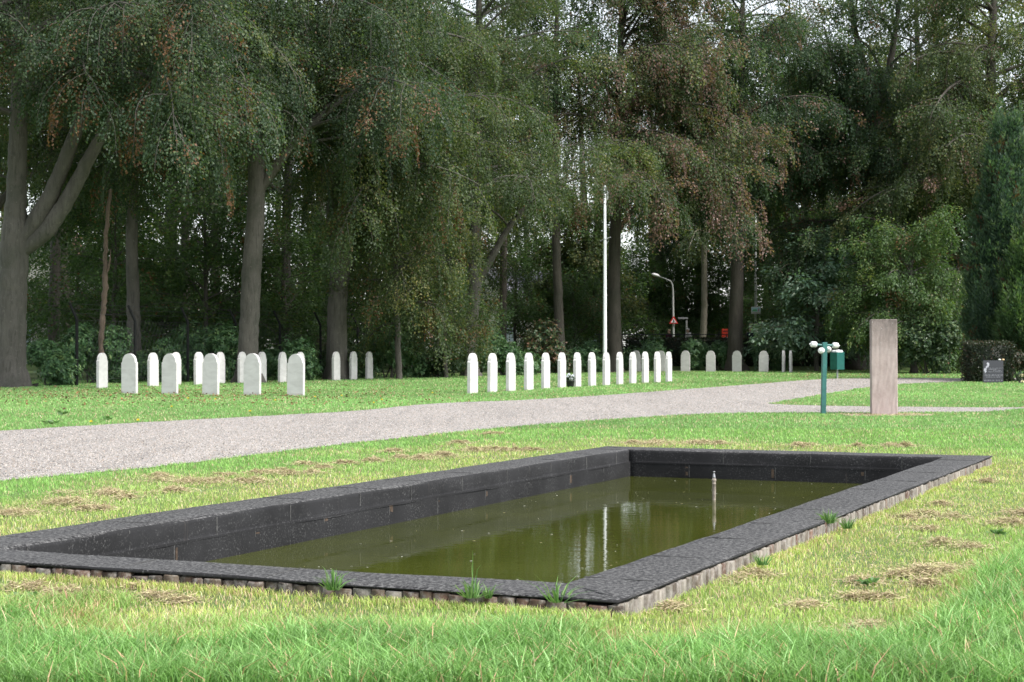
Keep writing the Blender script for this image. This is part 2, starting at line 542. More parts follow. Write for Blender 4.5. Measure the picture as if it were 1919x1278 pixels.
def sheet(name, poly, z, mat, kind=None):
    from mathutils.geometry import tessellate_polygon
    vs = [Vector((p[0], p[1], z)) for p in poly]
    fs = []
    for t in tessellate_polygon([vs]):
        p0, p1, p2 = (vs[i] for i in t)
        c = (p1 - p0).cross(p2 - p0).z
        if abs(c) < 1e-9: continue
        fs.append(tuple(t) if c > 0 else tuple(t)[::-1])
    me = bpy.data.meshes.new(name)
    me.from_pydata(vs, [], fs); me.update()
    o = link_mesh(name, me, None, [mat])
    if kind: o["kind"] = kind
    return o
sheet("path", PATH, .006, M['path'], 'structure')
sheet("street", [(-160, 114), (160, 114), (160, 120), (-160, 120)], .806, M['asphalt'], 'structure')

# earth banked up against the near end of the pool
bv, bf = [], []
vv_ = np.linspace(-.55, PW + .55, 40)
for i_, v_ in enumerate(vv_):
    e_ = min(1.0, (v_ + .55) / .4, (PW + .55 - v_) / .4)
    for u_, z_ in ((.05, .024), (-.05, .024), (-.2, .013), (-.34, .004), (-.46, -.01)):
        xx_, yy_ = pool_xy(u_, v_); bv.append((xx_, yy_, z_ * e_ - .012 * (1 - e_)))
for i_ in range(len(vv_) - 1):
    for k_ in range(4):
        bf.append((i_ * 5 + k_, i_ * 5 + k_ + 1, i_ * 5 + k_ + 6, i_ * 5 + k_ + 5))
bank_me = bpy.data.meshes.new("ground_bank"); bank_me.from_pydata(bv, [], bf); bank_me.update()
if bank_me.polygons[0].normal.z < 0: bank_me.flip_normals()
tag(link_mesh("ground_bank", bank_me, None, [M['ground']]), kind='structure')

# bare soil patch round the stone pillar
def blob(cx, cy, rx, ry, n=40, seed=1, amp=.18):
    r = np.random.default_rng(seed)
    ph = r.uniform(0, 6.28, 5); am = r.uniform(.3, 1, 5)
    out = []
    for k in range(n):
        th = 2 * math.pi * k / n
        s = 1 + amp * sum(am[q] * math.sin((q + 2) * th + ph[q]) for q in range(5)) / 2
        out.append(np.array((cx + rx * s * math.cos(th), cy + ry * s * math.sin(th))))
    return out
PATCH = np.array(blob(7.25, 32.85, .95, .62, seed=4))
sheet("bare_soil", PATCH, .004, M['gravel'], 'structure')

# ------------------------------------------------------------------ pool
pool = empty("ornamental_pool", (PO[0], PO[1], 0), -PA)       # local +y = along the pool, local -x = across
tag(pool, "long rectangular sunken pool with a wide black bitumen covered rim", "pool")

def ring(profile, step, rng, amp, close=False):
    """sweep (offset, z) round the pool rectangle; offset is inward from the outer edge. local coords: x=-v, y=u"""
    L, W = PL, PW
    path = []
    for a, b, n in (((0, 0), (L, 0), int(L / step)), ((L, 0), (L, W), int(W / step)), ((L, W), (0, W), int(L / step)), ((0, W), (0, 0), int(W / step))):
        for k in range(n):
            t = k / n
            path.append((a[0] + (b[0] - a[0]) * t, a[1] + (b[1] - a[1]) * t))
    P = len(path); K = len(profile)
    V = np.zeros((P, K, 3))
    low = np.zeros((P, K))
    for k in range(K):                                       # slow waviness along the rim
        a = rng.normal(0, 1, P)
        ker = np.ones(7) / 7
        low[:, k] = np.convolve(np.concatenate([a[-6:], a, a[:6]]), ker, 'same')[6:-6]
    for i, (u, v) in enumerate(path):
        su = 1 - 2 * u / L; sv = 1 - 2 * v / W
        for k, (o, z) in enumerate(profile):
            o2 = o + low[i, k] * amp
            uu = min(max(u, o2), L - o2); vv = min(max(v, o2), W - o2)
            V[i, k] = (-vv, uu, z + low[i, (k + 3) % K] * amp)
    F = []
    for i in range(P):
        j = (i + 1) % P
        for k in range(K - 1):
            F.append((i * K + k, j * K + k, j * K + k + 1, i * K + k + 1))
    return V.reshape(-1, 3), np.array(F)
rg = np.random.default_rng(11)
prof = [(.066, .0), (.063, .0855), (.012, .0865), (.0, .0895), (-.001, .097), (.006, .1025), (.02, .1045), (.16, .106), (.30, .104), (.44, .103), (.458, .100), (.467, .092), (.472, .07), (.474, -.02), (.476, -.052), (.488, -.060), (.50, -.056)]
v, f = ring(prof, .11, rg, .006)
rim = np_mesh("rim", v, f, [M['bitumen']], pool, smooth=True)
v, f = ring([(.496, -.04), (.497, -.12), (.498, -.2), (.499, -.3), (.50, -.75)], .14, rg, .004)
np_mesh("wall_liner", v, f, [M['bitumen']], pool, smooth=True)
v, f = ring([(.487, -.202), (.482, -.2095), (.487, -.216)], .25, rg, .0015)
np_mesh("scum_line", v, f, [M['scum']], pool)
# sheet joints and runs on the walls and the rim
class Each:
    def __init__(s, name, mat): s.name, s.mat = name, mat
    def box(s, *a): MB().box(*a).build(s.name, s.mat, pool)
jb = Each("sheet_joint", M['chalk']); rb = Each("rust_stain", M['rust'])
for u in np.arange(.7, PL - .5, 1.02):
    u2 = u + rg.normal(0, .06)
    jb.box((-(PW - .4725), u2, .022), (.006, .008 + rg.random() * .01, .13), 0)             # far-side upper band
    jb.box((-(PW - .4955), u2 + .47, -.13), (.006, .008, .14), 0)
    if rg.random() < .7:
        rb.box((-(PW - .4945), u2 + .5, -.13 + rg.normal(0, .01)), (.006, .02 + .05 * rg.random(), .10 + .04 * rg.random()), 0)
    for side in (0, 1):                                                                     # lap joints across the rim tops
        uu = u2 + (.31 if side else 0)
        x0 = -.235 if side == 0 else -(PW - .235)
        jb.box((x0 + rg.normal(0, .02), uu, .1055), (.34 + .06 * rg.random(), .007, .0035), rg.normal(0, .06))
for w in np.arange(.9, PW - .6, 1.02):
    jb.box((-(w + rg.normal(0, .05)), .235, .1055), (.007, .36, .0035), rg.normal(0, .12))
    jb.box((-w, PL - .4725, .022), (.008, .006, .13), 0)
    jb.box((-(w + .4), PL - .4955, -.13), (.008, .006, .14), 0)
    rb.box((-(w + .43), PL - .4945, -.13), (.03, .006, .10), 0)

def bricks():
    rg = np.random.default_rng(3)
    V, F, T = [], [], []
    sides = [((0, 0), (1, 0), PL, (0, -1)), ((PL, 0), (0, 1), PW, (1, 0)), ((PL, PW), (-1, 0), PL, (0, 1)), ((0, PW), (0, -1), PW, (-1, 0))]
    cols = np.array([(.115, .066, .045), (.13, .09, .065), (.095, .072, .054), (.19, .165, .138), (.23, .205, .175), (.15, .128, .105)])
    for si, (st, dr, ln, outd) in enumerate(sides):
        s = .02
        while s < ln - .05:
            w = (.058 + rg.normal(0, .003)) if si == 0 else rg.uniform(.062, .105)
            pale = rg.random() < (.78 if si == 0 else .12)
            c = cols[rg.integers(3, 6)] if pale else cols[rg.integers(0, 3)]
            c = c * (1 + rg.normal(0, .2)) * (.62 if si == 3 else .85)
            dep = (.05 if si == 0 else .035) + rg.normal(0, .004)
            top = .081 + rg.normal(0, .004)
            cu = st[0] + dr[0] * (s + w / 2) + outd[0] * (-dep / 2 + .002 + rg.normal(0, .005))
            cv = st[1] + dr[1] * (s + w / 2) + outd[1] * (-dep / 2 + .002 + rg.normal(0, .005))
            rot = rg.normal(0, .03); tl = rg.normal(0, .03)
            e = .006
            hw, hd = w / 2, dep / 2
            lay = []
            for zz, ins in ((-.10, 0), (top - .006, 0), (top - .001, .002), (top, .007)):
                for q, (a, b) in enumerate(((-1, -1), (1, -1), (1, 1), (-1, 1))):
                    a2 = a * (hw - ins); b2 = b * (hd - ins)
                    a3 = a2 * math.cos(rot) - b2 * math.sin(rot) + tl * (zz - .02)
                    b3 = a2 * math.sin(rot) + b2 * math.cos(rot)
                    uu = cu + dr[0] * a3 + outd[0] * b3
                    vv = cv + dr[1] * a3 + outd[1] * b3
                    lay.append((-vv, uu, zz + (rg.normal(0, .003) if zz > 0 else 0)))
            b0 = len(V); V += lay
            for k in range(3):
                for q in range(4):
                    q2 = (q + 1) % 4
                    F.append((b0 + 4 * k + q, b0 + 4 * k + q2, b0 + 4 * k + 4 + q2, b0 + 4 * k + 4 + q)); T.append(c)
            F.append((b0 + 12, b0 + 13, b0 + 14, b0 + 15)); T.append(c * 1.05)
            s += w + (.008 if si == 0 else .005) + abs(rg.normal(0, .003)) + (.05 if rg.random() < .012 else 0)
    np_mesh("brick_edging", np.array(V), np.array(F), [M['brick']], pool, tint=np.clip(np.array(T), .02, .6))
bricks()

wq = [pool_xy(.49, .49), pool_xy(PL - .49, .49), pool_xy(PL - .49, PW - .49), pool_xy(.49, PW - .49)]
wme = bpy.data.meshes.new("water")
wme.from_pydata([(q[0], q[1], -.212) for q in wq], [], [(0, 1, 2, 3)])
tag(link_mesh("water", wme, None, [M['water']]), kind='structure')
if wme.polygons[0].normal.z < 0: wme.flip_normals()

# specks floating on the water
def debris():
    rg = np.random.default_rng(21)
    n = 170
    u = rg.uniform(.55, PL - .55, n); v_ = rg.uniform(.55, PW - .55, n)
    x, y = pool_xy(u, v_)
    s = rg.uniform(.004, .011, n); a = rg.uniform(0, 6.28, n); el = rg.uniform(.3, 1, n)
    V = np.zeros((n, 4, 3)); 
    for k, (p, q) in enumerate(((-1, -1), (1, -1), (1, 1), (-1, 1))):
        V[:, k, 0] = x + s * (p * np.cos(a) - q * el * np.sin(a)); V[:, k, 1] = y + s * (p * np.sin(a) + q * el * np.cos(a)); V[:, k, 2] = -.2085 + rg.uniform(0, .002, n)
    col = np.where(rg.random((n, 1)) < .5, np.array([[.45, .45, .40]]), np.array([[.22, .20, .10]]))
    tag(np_mesh("floating_debris", V.reshape(-1, 3), np.arange(4 * n).reshape(-1, 4), [M['dry']], tint=col), "tiny pale specks drifting on the green pool water", "debris", kind="stuff")
debris()

# fountain nozzle
nx, ny, _ = gp(1338, 937, -.212)
noz = empty("fountain_nozzle", (nx, ny, -.212))
tag(noz, "upright limescaled fountain pipe standing in the pool water", "fountain")
b = MB(); b.lathe([(.017, -.5), (.018, .0), (.0175, .05), (.019, .09), (.0185, .155), (.0195, .156), (.0195, .164), (.0185, .166), (.019, .185), (.022, .19), (.022, .203), (.018, .214)], n=14)
b.build("pipe", M['nozzle'], noz, smooth=True)
b = MB(); b.lathe([(.017, .2141), (.013, .235), (.0075, .262), (.0065, .277), (.011, .278), (.011, .284), (.005, .285)], n=14)
b.build("nozzle_tip", M['nozzle_tip'], noz, smooth=True)

# ------------------------------------------------------------------ headstones
def headstone_mesh():
    w, t, h = .25, .05, 1.135
    pts = [(-w, -.12), (w, -.12), (w, h - .255), (w - .028, h - .232)]
    for k in range(0, 17):
        th = math.pi * k / 16
        pts.append(((w - .032) * math.cos(th), h - .225 + .225 * math.sin(th)))
    pts += [(-w + .028, h - .232), (-w, h - .255)]
    bm = bmesh.new()
    fr = [bm.verts.new((x, -t, z)) for x, z in pts]
    bk = [bm.verts.new((x, t, z)) for x, z in pts]
    bm.faces.new(fr); bm.faces.new(bk[::-1])
    n = len(pts)
    for i in range(n):
        bm.faces.new((fr[i], bk[i], bk[(i + 1) % n], fr[(i + 1) % n]))
    bmesh.ops.recalc_face_normals(bm, faces=bm.faces)
    eds = [e for e in bm.edges if len(e.link_faces) == 2 and e.calc_face_angle(0) > .8]
    bmesh.ops.bevel(bm, geom=eds, offset=.006, segments=2, affect='EDGES')
    me = bpy.data.meshes.new("headstone"); bm.to_mesh(me); bm.free()
    me.materials.append(M['stone'])
    return me
HS = headstone_mesh()
ORD = ["first", "second", "third", "fourth", "fifth", "sixth", "seventh", "eighth", "ninth", "tenth", "eleventh", "twelfth", "thirteenth", "fourteenth"]
rs = random.Random(8)
def stone(px, py, rz, label, group):
    x, y, _ = gp(px, py)
    o = bpy.data.objects.new("headstone", HS)
    COL.objects.link(o)
    o.location = (x, y, rs.uniform(-.012, .008))
    o.rotation_euler = (rs.gauss(0, .006), rs.gauss(0, .006), R(rz) + rs.gauss(0, .02))
    tag(o, label, "headstone", group)
for i, (px, py) in enumerate([(243, 738), (318.5, 738.5), (395, 740), (473, 741), (554.5, 741.3)]):
    stone(px, py, -24, f"{ORD[i]} white headstone from the forked beech in the front row of five", "front row of five white headstones")
for i, (px, py) in enumerate([(191.5, 727.4), (287, 723.7), (373, 720.6), (454, 718), (529, 716.3), (630, 713), (662, 711.5), (692, 710.3)]):
    stone(px, py, 66, f"{ORD[i]} white headstone from the forked beech in the row behind the front five", "white headstones receding behind the front row")
for i, (px, py) in enumerate([(330, 721), (413, 718.6), (491, 717.0), (563, 715)]):
    stone(px, py, 66, f"{ORD[i]} half hidden white headstone from the forked beech, behind two other rows", "half hidden headstones at the back of the group")
for i, (px, py) in enumerate([(885.6, 737.5), (922.6, 735.1), (957.3, 733.1), (991, 730.8), (1022.6, 728.3), (1052.9, 726.4), (1081.8, 725.0), (1109.7, 723.4), (1136.3, 722.2), (1161.5, 720.4), (1185.8, 718.8), (1209.3, 717.5), (1231.9, 716.7), (1253.4, 715.3)]):
    stone(px, py, 66, f"{ORD[i]} white headstone from the near end of the long row beside the path", "long row of white headstones beside the path")
for i, (px, py) in enumerate([(1146, 695.3), (1192, 695.5), (1238, 695.7), (1284.5, 695.9), (1332, 696.2), (1381, 696.5), (1431, 697)]):
    stone(px, py, -17, f"{ORD[i]} white headstone from the flagpole in the far row before the low bushes", "far row of white headstones facing the pool")
stone(1468.5, 698, 74, "edge-on white headstone of the far pair, the one nearer the flagpole", "pair of edge-on headstones at the far end")
stone(1482, 698, 74, "edge-on white headstone of the far pair, the one nearer the litter bin", "pair of edge-on headstones at the far end")
stone(996, 698.5, 66, "distant headstone top showing behind the fourth stone of the long row", "distant headstones behind the long row")
stone(1013, 698.5, 66, "distant headstone top showing beside the fifth stone of the long row", "distant headstones behind the long row")

# ------------------------------------------------------------------ flagpole
x, y = at(1133.5, 706, 75)[:2]
fp = empty("flagpole", (x, y, 0))
tag(fp, "tall slim white flagpole rising behind the headstone row", "flagpole")
MB().lathe([(.085, -.1), (.085, 1.2), (.078, 3.5), (.066, 6.0), (.056, 8.30)], n=16).build("pole", M['white_pole'], fp, smooth=True)
MB().lathe([(.058, 8.301), (.07, 8.32), (.07, 8.36), (.03, 8.42), (.012, 8.44)], n=12).build("finial", M['white_pole'], fp, smooth=True)
MB().tube([(.09, 0, 8.2), (.13, 0, 8.12), (.13, 0, 7.85), (.085, 0, 7.75)], .012, 6).build("halyard_guide", M['white_pole'], fp)
MB().tube([(-.10, -.02, 6.02), (.0, -.08, 6.06), (.26, -.06, 6.14)], .014, 6).build("cleat", M['galv'], fp)

# ------------------------------------------------------------------ green post with crossed arms
x, y, _ = gp(1542, 775.5)
gpst = empty("green_post", (x, y, 0), R(8))
tag(gpst, "teal green metal post with crossed arms ending in white caps", "post")
MB().box((.02, 0, .64), (.088, .088, 1.52), 0, tilt=(.022, 0)).build("post", M['green_paint'], gpst, bevel=.006)
def arm(vec, z, zt, cap_tilt):
    d = Vector((vec[0], vec[1], 0)); ln = d.length; d.normalize()
    p0 = Vector((.035, 0, z)) + d * .046; p1 = Vector((.035, 0, zt)) + d * ln
    a = MB().tube([p0, p1], .02, 8).build("arm", M['green_paint'], gpst)
    ax = (p1 - p0).normalized()
    c = MB()
    prof = [(-.07, .034), (-.062, .050), (-.045, .058), (.03, .058), (.046, .050), (.052, .030)]
    pc = p1 - ax * .05
    c.tube([pc + ax * t for t, r in prof], [r for t, r in prof], 14)
    co = c.build("white_cap", M['white_glaze'], a, smooth=True)
    MB().tube([p1 + ax * .0145, p1 + ax * .034], [.014, .009], 8).build("end_bolt", M['white_glaze'], a)
    MB().box((pc.x, pc.y - .0, pc.z - .058), (.035, .035, .012)).build("drain_hole", M['dark_metal'], a)
arm((-.285, -.03), 1.345, 1.365, 0)
arm((.285, .03), 1.345, 1.335, 0)
arm((-.15, -.20), 1.245, 1.235, 0)
arm((.17, .24), 1.25, 1.262, 0)

# ------------------------------------------------------------------ litter bin
x, y, _ = gp(1569, 709.5)
bn = empty("litter_bin", (x, y, 0), R(32))
tag(bn, "dark green box litter bin on a grey post with white bag folded over", "bin")
MB().tube([(0, 0, -.1), (0, 0, .42)], .04, 12).build("post", M['galv'], bn, smooth=False)
bb = MB()
W2, D2, z0, z1 = .205, .205, .38, 1.10
for c, s in (((0, -D2, (z0 + z1) / 2), (2 * W2, .012, z1 - z0)), ((0, D2, (z0 + z1) / 2), (2 * W2, .012, z1 - z0)), ((-W2, 0, (z0 + z1) / 2), (.012, 2 * D2 - .014, z1 - z0)), ((W2, 0, (z0 + z1) / 2), (.012, 2 * D2 - .014, z1 - z0)), ((0, 0, z0 + .006), (2 * W2 - .014, 2 * D2 - .014, .012))):
    bb.box(c, s)
bb.build("body", M['green_bin'], bn, bevel=.004)
bg = MB(); rr = random.Random(4)
rings = []
for k in range(28):
    th = 2 * math.pi * k / 28
    sq = 1 / max(abs(math.cos(th)), abs(math.sin(th)))
    rings.append((.185 * sq * math.cos(th), .185 * sq * math.sin(th)))
vs = []
for lvl, (sc, zz) in enumerate(((.97, 1.06), (.98, 1.13), (.82, 1.19), (.70, 1.175), (.62, 1.0))):
    for (a, c) in rings:
        vs.append((a * sc + rr.gauss(0, .008), c * sc + rr.gauss(0, .008), zz + rr.gauss(0, .012 if lvl else 0)))
fs = [(l * 28 + k, l * 28 + (k + 1) % 28, (l + 1) * 28 + (k + 1) % 28, (l + 1) * 28 + k) for l in range(4) for k in range(28)]
bg.add(vs, fs); bg.build("bag", M['bag'], bn, smooth=True)

# ------------------------------------------------------------------ stone pillar
x, y, _ = gp(1660.5, 777.5)
pil = MB()
pil.box((0, 0, .86), (.49, .40, 1.96))
pm = pil.build("stone_pillar", M['pillar'], None, bevel=.014, seg=3)
bm = bmesh.new(); bm.from_mesh(pm.data)
bmesh.ops.subdivide_edges(bm, edges=[e for e in bm.edges if e.calc_length() > .3], cuts=10, use_grid_fill=True)
rr = random.Random(2)
for vtx in bm.verts:
    if vtx.co.z > -.1: vtx.co += Vector((rr.gauss(0, .0018), rr.gauss(0, .0018), rr.gauss(0, .002)))
bm.to_mesh(pm.data); bm.free()
pm.location = (x, y + .2, 0); pm.rotation_euler = (0, R(-.3), R(-7))
tag(pm, "weathered pinkish sandstone pillar standing on a patch of bare soil", "pillar")

# ------------------------------------------------------------------ dark gravestone with pebbles and roses
x, y, _ = gp(1861.5, 717.5)
gs = empty("gravestone", (x, y, 0), 0)
tag(gs, "low polished black gravestone with pale lettering before a clipped hedge", "gravestone")
MB().box((0, .05, .37), (.735, .09, .90)).build("slab", M['granite'], gs, bevel=.006)
ro = MB(); rr = random.Random(6)
for (cx_, cz, r_) in ((-.20, .70, .05), (-.175, .66, .035), (-.215, .62, .05), (-.25, .58, .03), (-.275, .53, .03), (-.30, .47, .06), (-.285, .42, .035), (-.30, .37, .02)):
    for q in range(6):
        a = rr.uniform(0, 6.28)
        ro.tube([(cx_ + r_ * .5 * math.cos(a), .004, cz + r_ * .5 * math.sin(a)), (cx_ + r_ * .5 * math.cos(a), -.004 - rr.random() * .006, cz + r_ * .5 * math.sin(a))], r_ * .55, 7)
ro.tube([(-.19, -.001, .68), (-.24, -.003, .56), (-.30, -.001, .35)], .008, 5)
ro.build("rose_carving", M['carving'], gs)
for (zz, x0, x1, hh) in ((.545, -.17, .34, .020), (.50, -.17, .17, .035), (.455, .0, .28, .03), (.41, -.18, .30, .03), (.285, -.32, .345, .055), (.215, -.27, .28, .03), (.09, -.34, .34, .05)):
    le = MB(); xx = x0
    le.box(((x0 + x1) / 2, .0045, zz - hh * .42), (x1 - x0, .002, .003))
    while xx < x1:
        lw = rr.uniform(.012, .022) * (hh / .035) ** .5
        if rr.random() > .13:
            zc = zz + rr.gauss(0, .001)
            le.box((xx + lw / 2, .003, zc), (lw * .32, .006, hh))
            if rr.random() < .7: le.box((xx + lw * .70, .003, zc + hh * rr.choice((-.42, .0, .42))), (lw * .42, .006, hh * .18))
            if rr.random() < .5: le.box((xx + lw * 1.05, .003, zc), (lw * .28, .006, hh * .99))
        xx += lw * 1.5
    le.build("lettering", M['engrave'], gs)
def pebble(px, py, d, mat, r_, label):
    p = at(px, py, d)
    me = bpy.data.meshes.new("pebble")
    bm = bmesh.new(); bmesh.ops.create_icosphere(bm, subdivisions=2, radius=r_)
    for vtx in bm.verts:
        vtx.co = Vector((vtx.co.x * 1.25, vtx.co.y, vtx.co.z * .75)) * (1 + rr.gauss(0, .04))
    bm.to_mesh(me); bm.free()
    for q in me.polygons: q.use_smooth = True
    o = link_mesh("pebble", me, None, [mat]); o.location = (p.x, p.y, .82 + r_ * .7)
    tag(o, label, "pebble", "pebbles left on the black gravestone")
pebble(1873, 675, y + .05, M['pebble_white'], .042, "white pebble lying on top of the black gravestone")
pebble(1879.5, 674, y + .05, M['pebble_tan'], .045, "orange tan pebble lying on top of the black gravestone")

# ------------------------------------------------------------------ foliage tools
def leaves(pos, direc, up, ln, wd, rng, fold=.0):
    """diamond leaves: base, side, tip, side"""
    n = len(pos)
    d = direc / (np.linalg.norm(direc, axis=1, keepdims=True) + 1e-9)
    s = np.cross(d, up); s /= (np.linalg.norm(s, axis=1, keepdims=True) + 1e-9)
    ln = np.broadcast_to(ln, (n,))[:, None]; wd = np.broadcast_to(wd, (n,))[:, None]
    V = np.empty((n, 4, 3))
    V[:, 0] = pos
    mid = pos + d * ln * .45
    V[:, 1] = mid - s * wd * .5
    V[:, 2] = pos + d * ln
    V[:, 3] = mid + s * wd * .5
    return V.reshape(-1, 3)
def quads(n): return np.arange(4 * n, dtype=np.int32).reshape(-1, 4)

def tube_np(pts, rad, n):
    pts = np.asarray(pts, float); K = len(pts)
    t = np.gradient(pts, axis=0); t /= np.linalg.norm(t, axis=1, keepdims=True) + 1e-9
    ref = np.array([1.0, .3, 0]) if abs(t[0, 2]) > .7 else np.array([0, 0, 1.0])
    a = np.cross(t, ref); a /= np.linalg.norm(a, axis=1, keepdims=True) + 1e-9
    b = np.cross(t, a)
    th = np.linspace(0, 2 * np.pi, n, endpoint=False)
    V = pts[:, None, :] + np.asarray(rad)[:, None, None] * (np.cos(th)[None, :, None] * a[:, None, :] + np.sin(th)[None, :, None] * b[:, None, :])
    i = np.arange(K - 1)[:, None] * n; k = np.arange(n)[None, :]; k2 = (k + 1) % n
    F = np.stack([i + k, i + k2, i + n + k2, i + n + k], -1).reshape(-1, 4)
    return V.reshape(-1, 3), F

def tubes_many(P, rad, n=3):
    """P (N,K,3), rad (N,K)"""
    N, K, _ = P.shape
    t = np.gradient(P, axis=1); t /= np.linalg.norm(t, axis=2, keepdims=True) + 1e-9
    ref = np.array([.2, .1, 1.0]); a = np.cross(t, ref); a /= np.linalg.norm(a, axis=2, keepdims=True) + 1e-9
    b = np.cross(t, a)
    th = np.linspace(0, 2 * np.pi, n, endpoint=False)
    V = P[:, :, None, :] + rad[:, :, None, None] * (np.cos(th)[None, None, :, None] * a[:, :, None, :] + np.sin(th)[None, None, :, None] * b[:, :, None, :])
    base = (np.arange(N) * K * n)[:, None, None]
    i = (np.arange(K - 1) * n)[None, :, None]; k = np.arange(n)[None, None, :]; k2 = (k + 1) % n
    F = np.stack([base + i + k, base + i + k2, base + i + n + k2, base + i + n + k], -1).reshape(-1, 4)
    return V.reshape(-1, 3), F

def resample(pts, rad, step=.45):
    pts = np.asarray(pts, float); rad = np.asarray(rad, float)
    P = np.array(smooth_poly([np.append(p, r) for p, r in zip(pts, rad)], 8))
    return P[:, :3], P[:, 3]

PAL = {
    'beech': np.array([(.021, .046, .023), (.029, .060, .028), (.041, .078, .034), (.062, .098, .040), (.095, .122, .045)]),
    'dark': np.array([(.018, .042, .020), (.023, .052, .022), (.031, .064, .025), (.046, .080, .027), (.065, .098, .030)]),
    'pale': np.array([(.042, .095, .034), (.056, .12, .040), (.076, .148, .047), (.105, .18, .055), (.15, .205, .065)]),
    'olive': np.array([(.028, .056, .023), (.038, .070, .027), (.053, .088, .032), (.080, .112, .038), (.125, .140, .048)]),
    'blue': np.array([(.035, .075, .050), (.045, .09, .058), (.06, .11, .072), (.09, .14, .10), (.13, .18, .13)]),
    'rhodo': np.array([(.028, .075, .030), (.036, .092, .034), (.048, .112, .040), (.068, .14, .046), (.10, .17, .056)]),
    'yew': np.array([(.016, .026, .013), (.020, .034, .015), (.028, .042, .018), (.05, .045, .024), (.035, .055, .02)]),
    'cypress': np.array([(.032, .080, .048), (.042, .100, .058), (.055, .122, .068), (.075, .150, .080), (.10, .18, .095)]),
    'cypress2': np.array([(.036, .090, .036), (.048, .11, .042), (.062, .135, .05), (.08, .16, .06), (.105, .185, .068)]),
}
for k_, f_ in (('beech', 1.38), ('dark', 1.7), ('olive', 1.42), ('pale', 1.15), ('blue', 2.2), ('rhodo', 1.7), ('cypress', .98), ('cypress2', 1.05)):
    PAL[k_] = PAL[k_] * f_ * np.array([1.15, .96, 1.06])
BROWN = np.array([(.13, .062, .030), (.17, .085, .042), (.105, .060, .036), (.19, .11, .06)])
COPPER = np.array([(.165, .100, .082), (.22, .140, .115), (.13, .080, .066), (.26, .175, .145)])

def tint_pick(rng, pal, lvl, brown=None, bmask=None):
    p = PAL[pal] if isinstance(pal, str) else pal
    i = np.clip(lvl + rng.normal(0, .8, len(lvl)), 0, 4).astype(int)
    c = p[i] * (1 + rng.normal(0, .12, (len(lvl), 1)))
    if brown is not None and bmask is not None:
        b = brown[rng.integers(0, len(brown), len(lvl))] * (1 + rng.normal(0, .12, (len(lvl), 1)))
        c = np.where(bmask[:, None], b, c)
    return np.clip(c, .004, .9)

